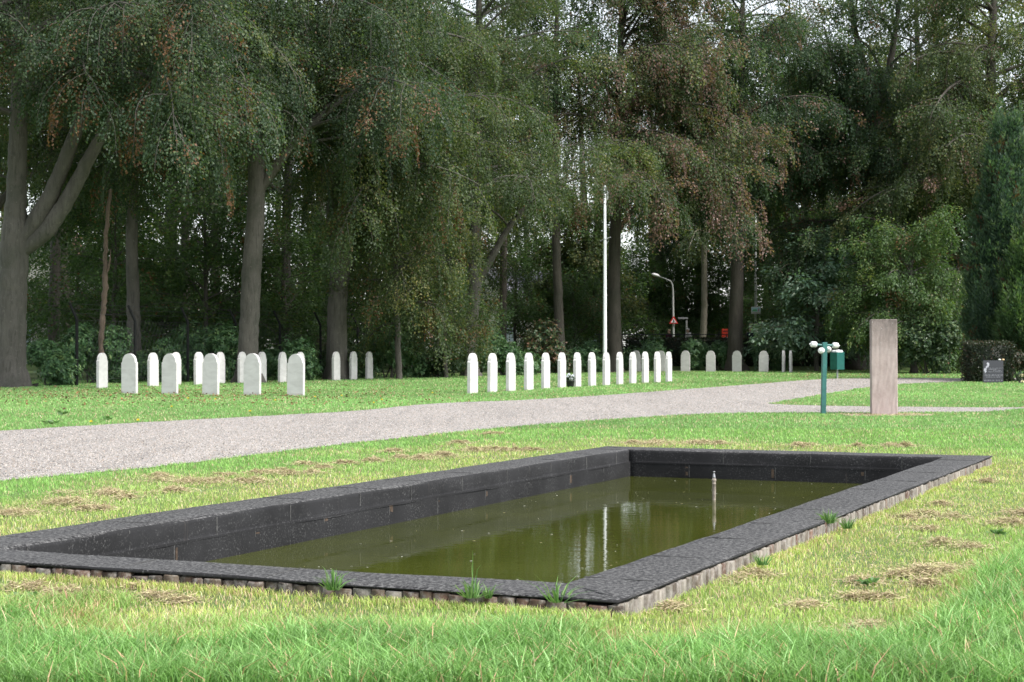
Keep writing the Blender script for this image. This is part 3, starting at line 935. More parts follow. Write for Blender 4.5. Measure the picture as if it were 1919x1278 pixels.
def tree(name, label, base, stems, seed, z0, z1, nl, reach, pal='beech', e0=(35, 10), droop=75, hang=.35, dens=60, leaf=(.095, .064),
         brown=.15, bcol=BROWN, group=None, bark='bark', cat="tree", first=0, az_bias=None, sec_sp=.30, twig=True, spread=.62, lvl=1.7, wood=True, crown_top=True):
    """stems: list of (world points, radii). limbs leave the stems between z0 and z1."""
    rng = np.random.default_rng(seed)
    bx, by = base
    off = np.array([bx, by, 0.0])
    WV, WF, nv = [], [], 0
    SP = []
    for si, (pts, rad) in enumerate(stems):
        P, rr_ = resample([np.asarray(p, float) - off for p in pts], rad)
        P[1:, :2] += rng.normal(0, .012, (len(P) - 1, 2))
        SP.append((P, rr_))
        v_, f_ = tube_np(P, rr_, 16 if rr_[0] > .2 else 10)
        if si == 0 and rr_[0] > .15:                          # root flare with buttresses
            n_ = 16 if rr_[0] > .2 else 10
            vv = v_.reshape(len(P), n_, 3)
            th = np.linspace(0, 2 * np.pi, n_, endpoint=False); ph = rng.uniform(0, 6, 2)
            for k in range(len(P)):
                h = P[k, 2]
                fl = 1 + max(0, (.9 - h) / .9) ** 2 * (.30 + .32 * np.sin(4 * th + ph[0]) + .15 * np.sin(7 * th + ph[1]))
                vv[k] = P[k] + (vv[k] - P[k]) * np.clip(fl, .8, 2)[:, None]
            v_ = vv.reshape(-1, 3)
        WV.append(v_); WF.append(f_ + nv); nv += len(v_)
    LP, LR, LL, LA = [], [], [], []
    nl = int(nl * 1.35)
    zz = np.linspace(z0, z1, nl)
    az = rng.uniform(0, 6.28)
    for i in range(nl):
        z = zz[i] + rng.normal(0, .25)
        # a stem that reaches this height
        c = [k for k in range(len(SP)) if SP[k][0][0, 2] < z < SP[k][0][-1, 2] + .01] or [0]
        P, rr_ = SP[c[rng.integers(len(c))]]
        k = int(np.clip(np.searchsorted(P[:, 2], z), 0, len(P) - 1))
        p0 = P[k].copy()
        az += 2.399 + rng.normal(0, .3)
        a = az
        if az_bias is not None and rng.random() < az_bias[1]:
            a = R(az_bias[0]) + rng.normal(0, .6)
        f = min(max((z - z0) / max(z1 - z0, .1), 0.0), 1.0)
        L = reach * (1 - .50 * f ** 1.5) * rng.uniform(.5, 1.15)
        el = R(e0[0] + e0[1] * f + rng.normal(0, 17))
        n_ = max(6, int(L / .45))
        pts = [p0]; s = L / n_
        dr = R(droop * .72) * rng.uniform(.6, 1.25)
        wav = rng.normal(0, .12)
        for q in range(n_):
            t = (q + 1) / n_
            e = el - dr * t ** 1.6
            aa = a + wav * q * .25 + rng.normal(0, .06)
            pts.append(pts[-1] + s * np.array([math.cos(aa) * math.cos(e), math.sin(aa) * math.cos(e), math.sin(e)]))
        pts = np.array(pts)
        r0 = min(rr_[k] * .5, .022 * L ** .9)
        rad = r0 * (1 - np.linspace(0, 1, n_ + 1) * .85)
        v_, f_ = tube_np(pts, rad, 6)
        WV.append(v_); WF.append(f_ + nv); nv += len(v_)
        LP.append(pts); LL.append(L); LA.append(a)
    # secondary sprays
    S0, SA, SE, SL, ST = [], [], [], [], []
    for pts, L, a in zip(LP, LL, LA):
        m = max(4, int(L * .85 / sec_sp))
        for q in range(m):
            t = .16 + .84 * (q + rng.random() * .8) / m
            t = min(t, .999)
            x = t * (len(pts) - 1); k = int(x); w = x - k
            p = pts[k] * (1 - w) + pts[k + 1] * w
            d = pts[k + 1] - pts[k]
            e = math.atan2(d[2], math.hypot(d[0], d[1]))
            sd = 1 if q % 2 else -1
            if q >= m - 2: sd = 0
            S0.append(p); SA.append(math.atan2(d[1], d[0]) + sd * R(rng.uniform(30, 70))); SE.append(e * .7 + rng.normal(-.05, .38))
            SL.append(np.clip(.58 * L * (1 - .55 * t), .9, 3.0) * rng.uniform(.7, 1.2)); ST.append(t)
    S0 = np.array(S0); SA = np.array(SA); SE = np.array(SE); SL = np.array(SL); ST = np.array(ST)
    N, K = len(S0), 7
    P = np.zeros((N, K, 3)); P[:, 0] = S0
    wv = rng.normal(0, .25, N)
    wh = rng.uniform(.25, 1.6, N)
    for q in range(1, K):
        t = q / (K - 1)
        e = np.clip(SE - R(85) * hang * 1.7 * t ** 1.2 * wh, -1.45, 1.3)
        aa = SA + wv * t + rng.normal(0, .08, N)
        P[:, q] = P[:, q - 1] + (SL / (K - 1))[:, None] * np.stack([np.cos(aa) * np.cos(e), np.sin(aa) * np.cos(e), np.sin(e)], 1)
    if twig:
        rad = .011 * (SL / 1.5)[:, None] * np.linspace(1, .25, K)[None, :]
        v_, f_ = tubes_many(P, rad, 3)
        WV.append(v_); WF.append(f_ + nv); nv += len(v_)
    # leaves
    thin = np.clip(1.2 - np.maximum(S0[:, 2] - 14, 0) / 12, .48, 1) if z1 > 14 else 1.0
    cnt = np.maximum(4, (SL * dens * 2.0 * thin * rng.uniform(.45, 1.4, N)).astype(int))
    idx = np.repeat(np.arange(N), cnt)
    n = len(idx)
    t = rng.random(n) ** .85 * .999
    x = t * (K - 1); k = x.astype(int); w = (x - k)[:, None]
    A, B = P[idx, k], P[idx, k + 1]
    pos = A * (1 - w) + B * w
    d = B - A; d /= np.linalg.norm(d, axis=1, keepdims=True) + 1e-9
    side = np.where(rng.random(n) < .5, -1.0, 1.0)
    lat = np.stack([-d[:, 1], d[:, 0], np.zeros(n)], 1); lat /= np.linalg.norm(lat, axis=1, keepdims=True) + 1e-9
    r = rng.random(n) * spread * (1 - .55 * t)
    pos = pos + lat * (side * r)[:, None] + d * (r * .5)[:, None]
    pos[:, 2] -= r * r * hang * 1.2 + rng.normal(.10, .20, n)
    ld = d * .8 + lat * (side * rng.uniform(.2, 1.1, n))[:, None] + rng.normal(0, .3, (n, 3))
    ld[:, 2] -= .25 + hang * .6
    up = np.tile(np.array([0, 0, 1.0]), (n, 1)) + rng.normal(0, .55, (n, 3))
    sz = rng.uniform(.75, 1.2, n)
    V = leaves(pos, ld, up, leaf[0] * sz, leaf[1] * sz, rng)
    sl = lvl + rng.normal(0, .75, N)
    bp = np.where(rng.random(N) < brown * 1.25, rng.uniform(.35, .95, N), rng.uniform(0, .03, N) if brown > 0 else 0.0)
    bm_ = rng.random(n) < bp[idx] * (.35 + .9 * t)
    T = tint_pick(rng, pal, sl[idx], bcol, bm_)
    root = empty(name, (bx, by, 0))
    tag(root, label, cat, group)
    np_mesh("trunk", np.concatenate(WV), np.concatenate(WF), [M[bark]], root, smooth=True)
    np_mesh("crown", V, quads(n), [M['leaf']], root, tint=T)
    return root

def px_stem(d, pts):
    return [at(a, b_, d) for a, b_, r_ in pts], [r_ for a, b_, r_ in pts]
def px_tree(name, label, d, stems, seed, **kw):
    st = []
    for i, s in enumerate(stems):
        P, r_ = px_stem(d, s)
        if i == 0:
            P[0].z = -.15
        st.append((P, r_))
    return tree(name, label, (st[0][0][0].x, d), st, seed, **kw)

# ------------------------------------------------------------------ the big trees
TREES = {}
TREES[1] = px_tree("beech_tree", "massive grey beech forking into three stems, outermost beside the headstones", 56,
    [[(18, 730, .56), (20, 680, .50), (22, 600, .47), (25, 520, .45), (28, 450, .46), (30, 380, .34), (33, 280, .30), (36, 170, .27), (42, 0, .22), (48, -200, .15), (52, -420, .05)],
     [(28, 470, .26), (70, 410, .30), (104, 345, .25), (135, 265, .22), (165, 180, .18), (215, 40, .12), (260, -130, .04)],
     [(34, 475, .24), (86, 432, .28), (128, 370, .25), (165, 300, .21), (205, 230, .17), (290, 120, .11), (360, 30, .04)]],
    101, z0=8.6, z1=21, nl=50, reach=7.6, e0=(28, 18), droop=80, hang=.45, dens=62, brown=.10, az_bias=(-60, .4))
TREES[2] = px_tree("beech_tree", "slender grey beech just behind the third back headstone, crown high", 66,
    [[(253, 700, .32), (252, 650, .27), (249, 560, .25), (247, 420, .22), (254, 250, .19), (262, 60, .14), (268, -250, .05)]],
    102, z0=7.6, z1=18, nl=34, reach=5.2, e0=(30, 20), droop=75, hang=.35, dens=55, pal='dark', brown=.06)
TREES[3] = px_tree("beech_tree", "tall grey beech with one upward limb, standing behind the front headstones", 63,
    [[(465, 705, .44), (465, 660, .38), (468, 590, .36), (472, 500, .36), (479, 400, .33), (480, 330, .31), (476, 220, .27), (478, 60, .21), (484, -150, .13), (490, -380, .04)],
     [(478, 372, .16), (512, 318, .18), (550, 270, .15), (600, 220, .12), (690, 150, .05)]],
    103, z0=8.2, z1=20, nl=50, reach=7.2, e0=(26, 20), droop=85, hang=.5, dens=64, brown=.05, az_bias=(-80, .35))
TREES[4] = px_tree("beech_tree", "stout crooked beech with a swollen burl, behind the three spaced headstones", 69,
    [[(631, 690, .46), (631, 640, .42), (632, 570, .40), (638, 510, .40), (641, 488, .45), (630, 440, .38), (628, 390, .34), (640, 290, .29), (652, 100, .22), (660, -150, .12), (662, -350, .04)],
     [(636, 470, .22), (655, 430, .22), (664, 360, .18), (680, 280, .13), (730, 150, .05)]],
    104, z0=6.8, z1=19, nl=50, reach=7.2, e0=(24, 22), droop=88, hang=.5, dens=64, pal='olive', brown=.03, az_bias=(-60, .4), lvl=1.9)
TREES[5] = px_tree("beech_tree", "pale grey beech with a long diagonal limb, behind the first stone of the long row", 77,
    [[(880, 708, .36), (881, 670, .32), (885, 590, .30), (889, 520, .32), (890, 430, .25), (893, 300, .22), (896, 120, .17), (900, -120, .10), (902, -300, .03)],
     [(890, 540, .16), (915, 495, .17), (936, 455, .15), (962, 415, .13), (1000, 375, .10), (1070, 300, .04)]],
    105, z0=7.0, z1=20, nl=46, reach=6.6, e0=(24, 22), droop=80, hang=.42, dens=62, pal='olive', brown=.02, az_bias=(-110, .35))
TREES[6] = px_tree("beech_tree", "thin dark beech between the diagonal limb and the flagpole", 88,
    [[(1051, 690, .30), (1049, 640, .27), (1046, 560, .24), (1042, 430, .21), (1041, 260, .17), (1043, 60, .12), (1045, -200, .04)]],
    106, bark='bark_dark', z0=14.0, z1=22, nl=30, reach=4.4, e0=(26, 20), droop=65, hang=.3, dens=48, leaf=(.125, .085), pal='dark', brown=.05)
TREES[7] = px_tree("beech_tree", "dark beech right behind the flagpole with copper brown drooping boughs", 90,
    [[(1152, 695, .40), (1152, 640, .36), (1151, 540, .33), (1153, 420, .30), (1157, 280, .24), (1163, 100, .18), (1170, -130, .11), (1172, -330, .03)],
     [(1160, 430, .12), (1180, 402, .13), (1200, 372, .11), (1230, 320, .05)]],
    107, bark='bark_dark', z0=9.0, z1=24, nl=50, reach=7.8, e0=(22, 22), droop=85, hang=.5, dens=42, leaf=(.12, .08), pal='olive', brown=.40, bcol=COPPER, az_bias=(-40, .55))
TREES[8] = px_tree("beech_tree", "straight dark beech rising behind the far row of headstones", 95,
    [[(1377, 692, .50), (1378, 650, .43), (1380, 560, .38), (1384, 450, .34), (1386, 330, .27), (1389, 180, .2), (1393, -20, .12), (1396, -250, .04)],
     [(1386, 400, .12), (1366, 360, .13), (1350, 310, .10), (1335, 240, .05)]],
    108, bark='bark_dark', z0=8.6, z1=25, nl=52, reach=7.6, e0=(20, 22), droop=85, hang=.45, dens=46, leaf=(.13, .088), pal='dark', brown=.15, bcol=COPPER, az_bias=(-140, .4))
TREES[9] = px_tree("beech_tree", "broad dark trunked beech with open forked top, behind the litter bin", 98,
    [[(1610, 705, .85), (1613, 670, .66), (1616, 600, .58), (1622, 480, .46), (1630, 340, .42), (1638, 215, .38), (1622, 130, .22), (1600, 40, .16), (1585, -120, .05)],
     [(1636, 230, .26), (1655, 170, .24), (1672, 100, .18), (1690, -30, .10), (1700, -180, .03)],
     [(1632, 300, .16), (1600, 230, .16), (1570, 150, .12), (1545, 50, .05)]],
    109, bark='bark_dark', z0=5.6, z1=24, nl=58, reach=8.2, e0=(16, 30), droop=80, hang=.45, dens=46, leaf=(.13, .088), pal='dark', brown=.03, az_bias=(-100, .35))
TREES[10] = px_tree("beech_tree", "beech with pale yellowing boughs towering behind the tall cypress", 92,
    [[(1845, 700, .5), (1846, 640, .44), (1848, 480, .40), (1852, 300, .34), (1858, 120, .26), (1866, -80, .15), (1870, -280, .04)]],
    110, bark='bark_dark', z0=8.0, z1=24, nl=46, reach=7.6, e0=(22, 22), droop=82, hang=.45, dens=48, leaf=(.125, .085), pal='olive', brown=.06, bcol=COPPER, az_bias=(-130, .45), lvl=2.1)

# ------------------------------------------------------------------ trees of the wood that share their shape with one of the big ones
def wood_copy(src, px, d, label, group, rz, sc=1.0, name="beech_tree"):
    c = copy_tree(TREES[src])
    c.name = name
    c.location = at(px, HY, d).to_tuple()[:2] + (0.8 if d > 104 else 0.0,)
    c.rotation_euler = (0, 0, R(rz)); c.scale = (sc, sc, sc)
    tag(c, label, "tree", group)
    return c
WG = "trees standing deeper in the wood"
for a in [
    (2, 100, 74, "dark beech in the wood between the forked beech and the brown snag", 140, 1.0),
    (6, 128, 88, "thin far stem in the wood beside the brick house", 20, 1.0),
    (2, 345, 80, "thin dark beech between the slender grey beech and the tall limbed one", 250, .95),
    (6, 405, 90, "far slim stem to the near side of the tall limbed grey beech", 80, 1.0),
    (2, 540, 84, "dark beech midway between the tall limbed beech and the burled beech", 33, 1.05),
    (6, 590, 97, "far dim stem showing just before the burled beech", 190, 1.0),
    (2, 772, 86, "bare grey stem between the burled beech and the diagonal limbed beech", 300, 1.0),
    (6, 940, 104, "far dark stem beneath the diagonal limb", 120, 1.0),
    (8, 1235, 124, "far tall beech beyond the street lamp", 70, .9),
    (8, 1490, 116, "far beech beyond the sign pole", 210, .9),
    (10, 1735, 108, "tall beech rising behind the pale green tree", 150, .95),
    (5, -70, 64, "large beech mostly cut off beside the forked beech", 60, 1.0),
    (3, 330, 92, "large crowned beech filling the gap behind the slender grey beech", 160, 1.0),
    (4, 760, 98, "large crowned beech deep behind the bare grey stem", 100, 1.05),
    (3, 850, 112, "large crowned beech far behind the pale diagonal limbed trunk", 10, 1.0),
    (9, 1960, 100, "broad beech behind the second cypress", 40, .9),
]:
    wood_copy(a[0], a[1], a[2], a[3], WG, a[4], a[5])

px_tree("green_tree", "mid green bushy tree filling the gap beyond the thin dark beech, left of the flagpole", 108,
        [[(1098, 668, .16), (1098, 600, .14), (1096, 500, .11), (1094, 400, .07), (1094, 345, .03)]],
        208, z0=3.0, z1=10.2, nl=40, reach=3.8, e0=(22, 28), droop=70, hang=.35, dens=46, leaf=(.16, .10), pal='olive', brown=.02, lvl=2.3)
# brown broken stem
sn = empty("dead_tree", at(193, HY, 61).to_tuple()[:2] + (0,))
tag(sn, "thin brown dead tree stem, broken off at the top, beside the forked beech", "dead tree")
P_, r_ = px_stem(61, [(190, 705, .12), (190, 640, .10), (193, 590, .095), (197, 540, .10), (197, 490, .085), (200, 430, .075), (206, 362, .06), (207, 356, .02)])
P_[0].z = -.1
pp, rr_ = resample([np.array(q) - np.array(sn.location) for q in P_], r_)
pp[:, :2] += np.random.default_rng(4).normal(0, .015, (len(pp), 2))
v_, f_ = tube_np(pp, rr_ * np.random.default_rng(5).uniform(.85, 1.15, len(rr_)), 9)
np_mesh("trunk", v_, f_, [M['bark_brown']], sn, smooth=True)
i0 = pp[len(pp) // 2]
v_, f_ = tube_np(np.array([i0, i0 + (.12, -.05, .18), i0 + (.2, -.05, .55), i0 + (.22, -.06, .95)]), np.array([.05, .05, .035, .008]), 6)
np_mesh("branch_stub", v_, f_, [M['bark_brown']], sn, smooth=True)

# pale trunk beyond the fence
px_tree("plane_tree", "pale yellowish trunk beyond the fence beside the white haired person", 113,
        [[(1317, 655, .24), (1318, 620, .22), (1320, 570, .20), (1320, 480, .18), (1322, 300, .13), (1324, 60, .05)]],
        131, z0=8, z1=18, nl=22, reach=5, dens=30, leaf=(.17, .12), pal='olive', brown=.05, bark='bark_pale', lvl=2.3)

# low young beeches in the shade
def young(seed, h, pal, lab, grp, lvl):
    st = [([Vector((0, 0, -.1)), Vector((.1, .05, h * .4)), Vector((.05, .1, h * .75)), Vector((.15, .1, h))], [.09, .07, .045, .01])]
    return tree("young_beech", lab, (0, 0), st, seed, z0=1.1, z1=h * .95, nl=30, reach=3.3, pal=pal, e0=(18, 40), droop=45, hang=.22, dens=36, leaf=(.12, .085), brown=.04, group=grp, lvl=lvl, sec_sp=.32)
YG = "young beeches in the shade of the wood"
YL = "young beech with flat dark leafy sprays, in the shade behind the security fence"
y1 = young(201, 7.5, 'pale', YL, YG, 1.0)
y2 = young(202, 6.2, 'pale', YL, YG, .7)
spots = [(-40, 72), (150, 78), (215, 70), (300, 76), (390, 74), (440, 84), (530, 76), (575, 88), (690, 80), (830, 88), (-10, 84), (160, 95), (270, 90), (480, 96), (640, 98), (780, 102), (345, 100), (210, 102)]
for i, (px, d) in enumerate(spots):
    src = y1 if i % 2 == 0 else y2
    o = src if i < 2 else copy_tree(src)
    o.location = at(px, HY, d).to_tuple()[:2] + (0,)
    o.rotation_euler = (0, 0, i * 2.1); s_ = .85 + .35 * ((i * 37) % 10) / 10
    o.scale = (s_ * 1.1, s_ * 1.1, s_)
RL = "young beech beyond the dark clipped hedge, near the street"
for i, (px, d) in enumerate([(1075, 102), (1012, 113), (966, 108), (1108, 108), (1215, 121), (1166, 117), (1158, 126), (1345, 122), (1476, 112), (1540, 106), (1570, 100), (1285, 122), (1400, 122), (1650, 104), (1700, 100), (1780, 102), (1250, 124), (1320, 125)]):
    o = copy_tree(y1 if i % 2 else y2)
    o.location = at(px, HY, d).to_tuple()[:2] + (.8 if d > 104 else 0,)
    o.rotation_euler = (0, 0, i * 1.7 + .4); s_ = .85 + .35 * ((i * 53) % 10) / 10
    o.scale = (s_ * 1.15, s_ * 1.15, s_)
    tag(o, RL, "tree", "young beeches by the street")

# leafy boughs hanging low between the burled and the diagonal limbed beech
px_tree("young_beech", "leafy young beech with bright drooping boughs reaching low beside the burled beech", 70,
        [[(748, 705, .14), (746, 640, .12), (742, 540, .10), (740, 420, .08), (738, 330, .05), (738, 260, .02)]],
        203, z0=2.4, z1=9.5, nl=40, reach=3.6, e0=(25, 20), droop=85, hang=.45, dens=62, pal='olive', brown=.06, lvl=2.3)
px_tree("young_beech", "leafy young beech with mid green foliage low before the pale diagonal limbed trunk", 73,
        [[(835, 708, .10), (834, 640, .09), (832, 560, .07), (830, 470, .05), (830, 420, .02)]],
        204, z0=.9, z1=6.2, nl=34, reach=2.4, e0=(25, 20), droop=75, hang=.35, dens=62, pal='olive', brown=.05, lvl=1.8)
px_tree("green_tree", "pale green bushy tree with soft drooping sprays behind the stone pillar", 86,
        [[(1712, 700, .16), (1712, 640, .14), (1710, 560, .11), (1706, 500, .08), (1702, 450, .03)]],
        205, z0=1.6, z1=6.9, nl=44, reach=4.6, e0=(18, 30), droop=75, hang=.35, dens=52, leaf=(.14, .07), pal='pale', brown=.02, lvl=1.8)
px_tree("blue_green_tree", "small tree with big blue green leaf sprays behind the green post", 93,
        [[(1530, 700, .14), (1530, 640, .12), (1534, 560, .09), (1540, 500, .03)]],
        206, z0=1.4, z1=6.0, nl=26, reach=3.9, e0=(25, 35), droop=60, hang=.2, dens=26, leaf=(.26, .10), pal='blue', brown=0.0, lvl=1.9)
px_tree("red_leaved_tree", "small rust red leaved tree glimpsed between the pale green tree and the cypress", 99,
        [[(1745, 700, .13), (1746, 600, .10), (1748, 480, .08), (1750, 360, .03)]],
        207, z0=6.2, z1=10.5, nl=18, reach=2.2, e0=(20, 30), droop=70, hang=.4, dens=30, leaf=(.14, .09), pal='dark', brown=.55, bcol=np.array([(.17, .045, .025), (.13, .05, .03), (.20, .07, .03)]))

# ------------------------------------------------------------------ shrubs
def shrub(name, label, px, d, wpx, ytop, seed, pal='rhodo', leaf=(.14, .05), n=900, group=None, depth=1.0, base_z=0.0, brown=0.0, lvl=1.6, per=8, bcol=BROWN):
    rng = np.random.default_rng(seed)
    c = at(px, HY, d); hw = wpx / FPX * d / 2; h = EYE + (HY - ytop) / FPX * d - base_z
    root = empty(name, (c.x, d, base_z)); tag(root, label, "shrub", group)
    L = max(5, int(hw * h * 2.2))
    lc = np.stack([rng.uniform(-hw * .72, hw * .72, L), rng.uniform(-.7, .7, L) * depth, rng.uniform(.12, .78, L) * h], 1)
    lr = rng.uniform(.28, .48, L) * min(h, hw * 1.2)
    lc[:, 2] = np.minimum(lc[:, 2], h - lr * .75 - np.abs(lc[:, 0] / hw) ** 2 * h * .25)
    n = int(n * 1.5); k = rng.integers(0, L, n)
    dv = rng.normal(0, 1, (n, 3)); dv /= np.linalg.norm(dv, axis=1, keepdims=True)
    rad = rng.random(n) ** .35
    pos = lc[k] + dv * (lr[k] * rad * rng.uniform(.8, 1.2, n))[:, None]
    keep = pos[:, 2] > .03; pos, dv = pos[keep], dv[keep]; m = len(pos)
    ax = dv + np.array([0, 0, .7]) + rng.normal(0, .25, (m, 3)); ax /= np.linalg.norm(ax, axis=1, keepdims=True)
    t1 = np.cross(ax, [.3, .2, .9]); t1 /= np.linalg.norm(t1, axis=1, keepdims=True); t2 = np.cross(ax, t1)
    i = np.repeat(np.arange(m), per); q = np.tile(np.arange(per), m); M_ = len(i)
    th = q * 2.399 + rng.uniform(0, .8, M_)
    ld = (np.cos(th)[:, None] * t1[i] + np.sin(th)[:, None] * t2[i]) + ax[i] * rng.uniform(.0, .7, M_)[:, None]
    ld[:, 2] -= .25
    p = pos[i] + ax[i] * rng.uniform(0, .05, M_)[:, None] + rng.normal(0, .02, (M_, 3))
    sz = rng.uniform(.7, 1.2, M_)
    V = leaves(p, ld, ax[i] + rng.normal(0, .3, (M_, 3)), leaf[0] * sz, leaf[1] * sz, rng)
    lev = lvl + rng.normal(0, .7, m)[i] + np.where(q < 3, .5, 0)
    T = tint_pick(rng, pal, lev, bcol, rng.random(M_) < brown)
    st = []
    fs, nv = [], 0
    for b_ in range(7):
        a = rng.uniform(0, 6.28); e = lc[rng.integers(L)]
        v_, f_ = tube_np(np.array([[.2 * math.cos(a), .2 * math.sin(a), -.1], [e[0] * .5, e[1] * .5, e[2] * .5], e]), np.array([.035, .025, .008]), 5)
        st.append(v_); fs.append(f_ + nv); nv += len(v_)
    np_mesh("stem", np.concatenate(st), np.concatenate(fs), [M['bark']], root)
    np_mesh("foliage", V, quads(M_), [M['shrub_leaf']], root, tint=T)
    return root
SG = "shrubs growing along the edge of the wood"
for i, (px, d, w, yt, n, lab, pal, br) in enumerate([
    (95, 58, 130, 640, 900, "dark rhododendron right beside the flared foot of the forked beech", 'rhodo', 0),
    (175, 62, 150, 612, 1100, "bushy rhododendron behind the first back headstone, below the brown snag", 'rhodo', 0),
    (292, 64, 110, 640, 800, "low rhododendron behind the second front headstone", 'rhodo', 0),
    (385, 66, 150, 606, 1200, "tall rhododendron behind the third front headstone", 'rhodo', 0),
    (438, 69, 80, 640, 600, "dim rhododendron tucked before the tall limbed beech trunk", 'rhodo', 0),
    (548, 67.5, 140, 622, 1100, "lush rhododendron behind the fifth front headstone", 'rhodo', 0),
    (650, 74, 120, 632, 900, "dark shrub at the foot of the burled beech", 'dark', .04),
    (728, 73, 150, 612, 1200, "rounded shrub sloping down to the lawn in the gap between the stone groups", 'rhodo', 0),
    (820, 74.5, 130, 655, 900, "low dark shrub at the lawn edge before the diagonal limbed beech", 'dark', .05),
    (945, 79, 120, 620, 1000, "broad green shrub behind the second and third stones of the long row", 'rhodo', 0),
    (1020, 86, 110, 598, 900, "brownish twiggy shrub with tan leaves behind the long row", 'dark', .28),
    (1105, 90, 80, 636, 600, "small green shrub beside the foot of the flagpole", 'rhodo', 0),
    (1222, 96.5, 105, 632, 800, "low green bush behind the last stones of the long row", 'rhodo', 0),
    (1300, 96.8, 80, 640, 700, "low green bush behind the first clear stones of the far row", 'rhodo', 0),
    (1345, 96.2, 60, 634, 600, "green bush close beside the straight dark beech trunk", 'rhodo', 0),
    (1440, 96.5, 90, 634, 800, "low green bush behind the last stone of the far row", 'rhodo', 0),
    (1668, 92, 80, 590, 700, "dark shrub directly behind the stone pillar", 'dark', 0),
    (1735, 84, 110, 566, 1300, "large leafy dark green shrub between the pillar and the cypress", 'dark', 0),
    (1800, 86, 60, 600, 500, "narrow dark shrub tucked against the tall cypress", 'dark', 0),
    (1575, 99, 60, 600, 500, "dim shrub at the foot of the broad dark trunk, behind the litter bin", 'dark', 0)]):
    shrub("shrub", lab, px, d, w, yt, 300 + i, pal=pal, n=n, group=SG, brown=br, lvl=1.9 if pal == 'dark' else 1.7,
          leaf=(.15, .055) if pal == 'rhodo' else (.13, .075))

# ------------------------------------------------------------------ clipped hedges
def hedge(name, label, c, size, rz, seed, pal, n, leaf, core=.10, top_light=1.0):
    rng = np.random.default_rng(seed)
    root = empty(name, c, rz); tag(root, label, "hedge")
    sx, sy, sz = size
    A = np.array([sx * sz, sx * sz, sy * sz, sy * sz, sx * sy]); k = rng.choice(5, n, p=A / A.sum())
    u, w = rng.uniform(-.5, .5, n), rng.uniform(0, 1, n)
    pos = np.zeros((n, 3)); nr = np.zeros((n, 3))
    for q, (nx_, ny_) in enumerate(((0, -1), (0, 1), (-1, 0), (1, 0))):
        m = k == q
        pos[m, 0] = u[m] * sx if nx_ == 0 else nx_ * sx / 2; pos[m, 1] = u[m] * sy if ny_ == 0 else ny_ * sy / 2; pos[m, 2] = w[m] * sz
        nr[m] = (nx_, ny_, .15)
    m = k == 4
    pos[m, 0] = u[m] * sx; pos[m, 1] = (w[m] - .5) * sy; pos[m, 2] = sz; nr[m] = (0, 0, 1)
    pos += rng.normal(0, .028, (n, 3)) - nr * rng.uniform(0, .07, n)[:, None]
    ld = nr * .6 + rng.normal(0, .6, (n, 3)) + np.array([0, 0, .2])
    s = rng.uniform(.7, 1.3, n)
    V = leaves(pos, ld, nr + rng.normal(0, .5, (n, 3)), leaf[0] * s, leaf[1] * s, rng)
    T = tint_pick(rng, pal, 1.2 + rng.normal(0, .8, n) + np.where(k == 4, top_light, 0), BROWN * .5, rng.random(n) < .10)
    F = quads(n)
    b = MB(); b.box((0, 0, sz / 2 - .05), (sx - 2 * core, sy - 2 * core, sz - .1))
    bv = np.array(b.v); bf = np.array(b.f)
    V = np.concatenate([V, bv]); F = np.concatenate([F, bf + 4 * n]); T = np.concatenate([T, np.tile(PAL[pal][0] * .7, (len(bf), 1))])
    np_mesh("foliage", V, F, [M['shrub_leaf']], root, tint=T)
    return root
p = at(1853, HY, 64.9)
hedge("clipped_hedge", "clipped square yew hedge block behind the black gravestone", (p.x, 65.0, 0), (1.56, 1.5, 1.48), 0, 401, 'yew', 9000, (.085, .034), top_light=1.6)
p = at(1904, HY, 65.2)
shrub("shrub", "brownish rounded yew shrub merging into the clipped hedge by the gravestone", 1902, 65.4, 60, 650, 402, pal='yew', n=700, leaf=(.08, .03), brown=.25, bcol=BROWN * .45)
p = at(1395, HY, 99)
hedge("clipped_hedge", "long dark clipped hedge below the black railing, behind the far bushes", (p.x, 99.3, 0), (13.6, 1.1, 1.80), 0, 403, 'yew', 14000, (.13, .06))
# black railing behind it
rl = empty("black_railing", (at(1390, HY, 100.6).x, 100.6, 0)); tag(rl, "thin black metal railing above the long dark hedge", "railing")
for i in range(8):
    MB().tube([(-8.4 + i * 2.5, 0, -.1), (-8.4 + i * 2.5, 0, 2.09)], .028, 6).build("post", M['dark_metal'], rl)
for zz in (2.06, 1.2):
    MB().tube([(-8.6, 0, zz), (9.2, 0, zz)], .03, 6).build("rail", M['dark_metal'], rl)

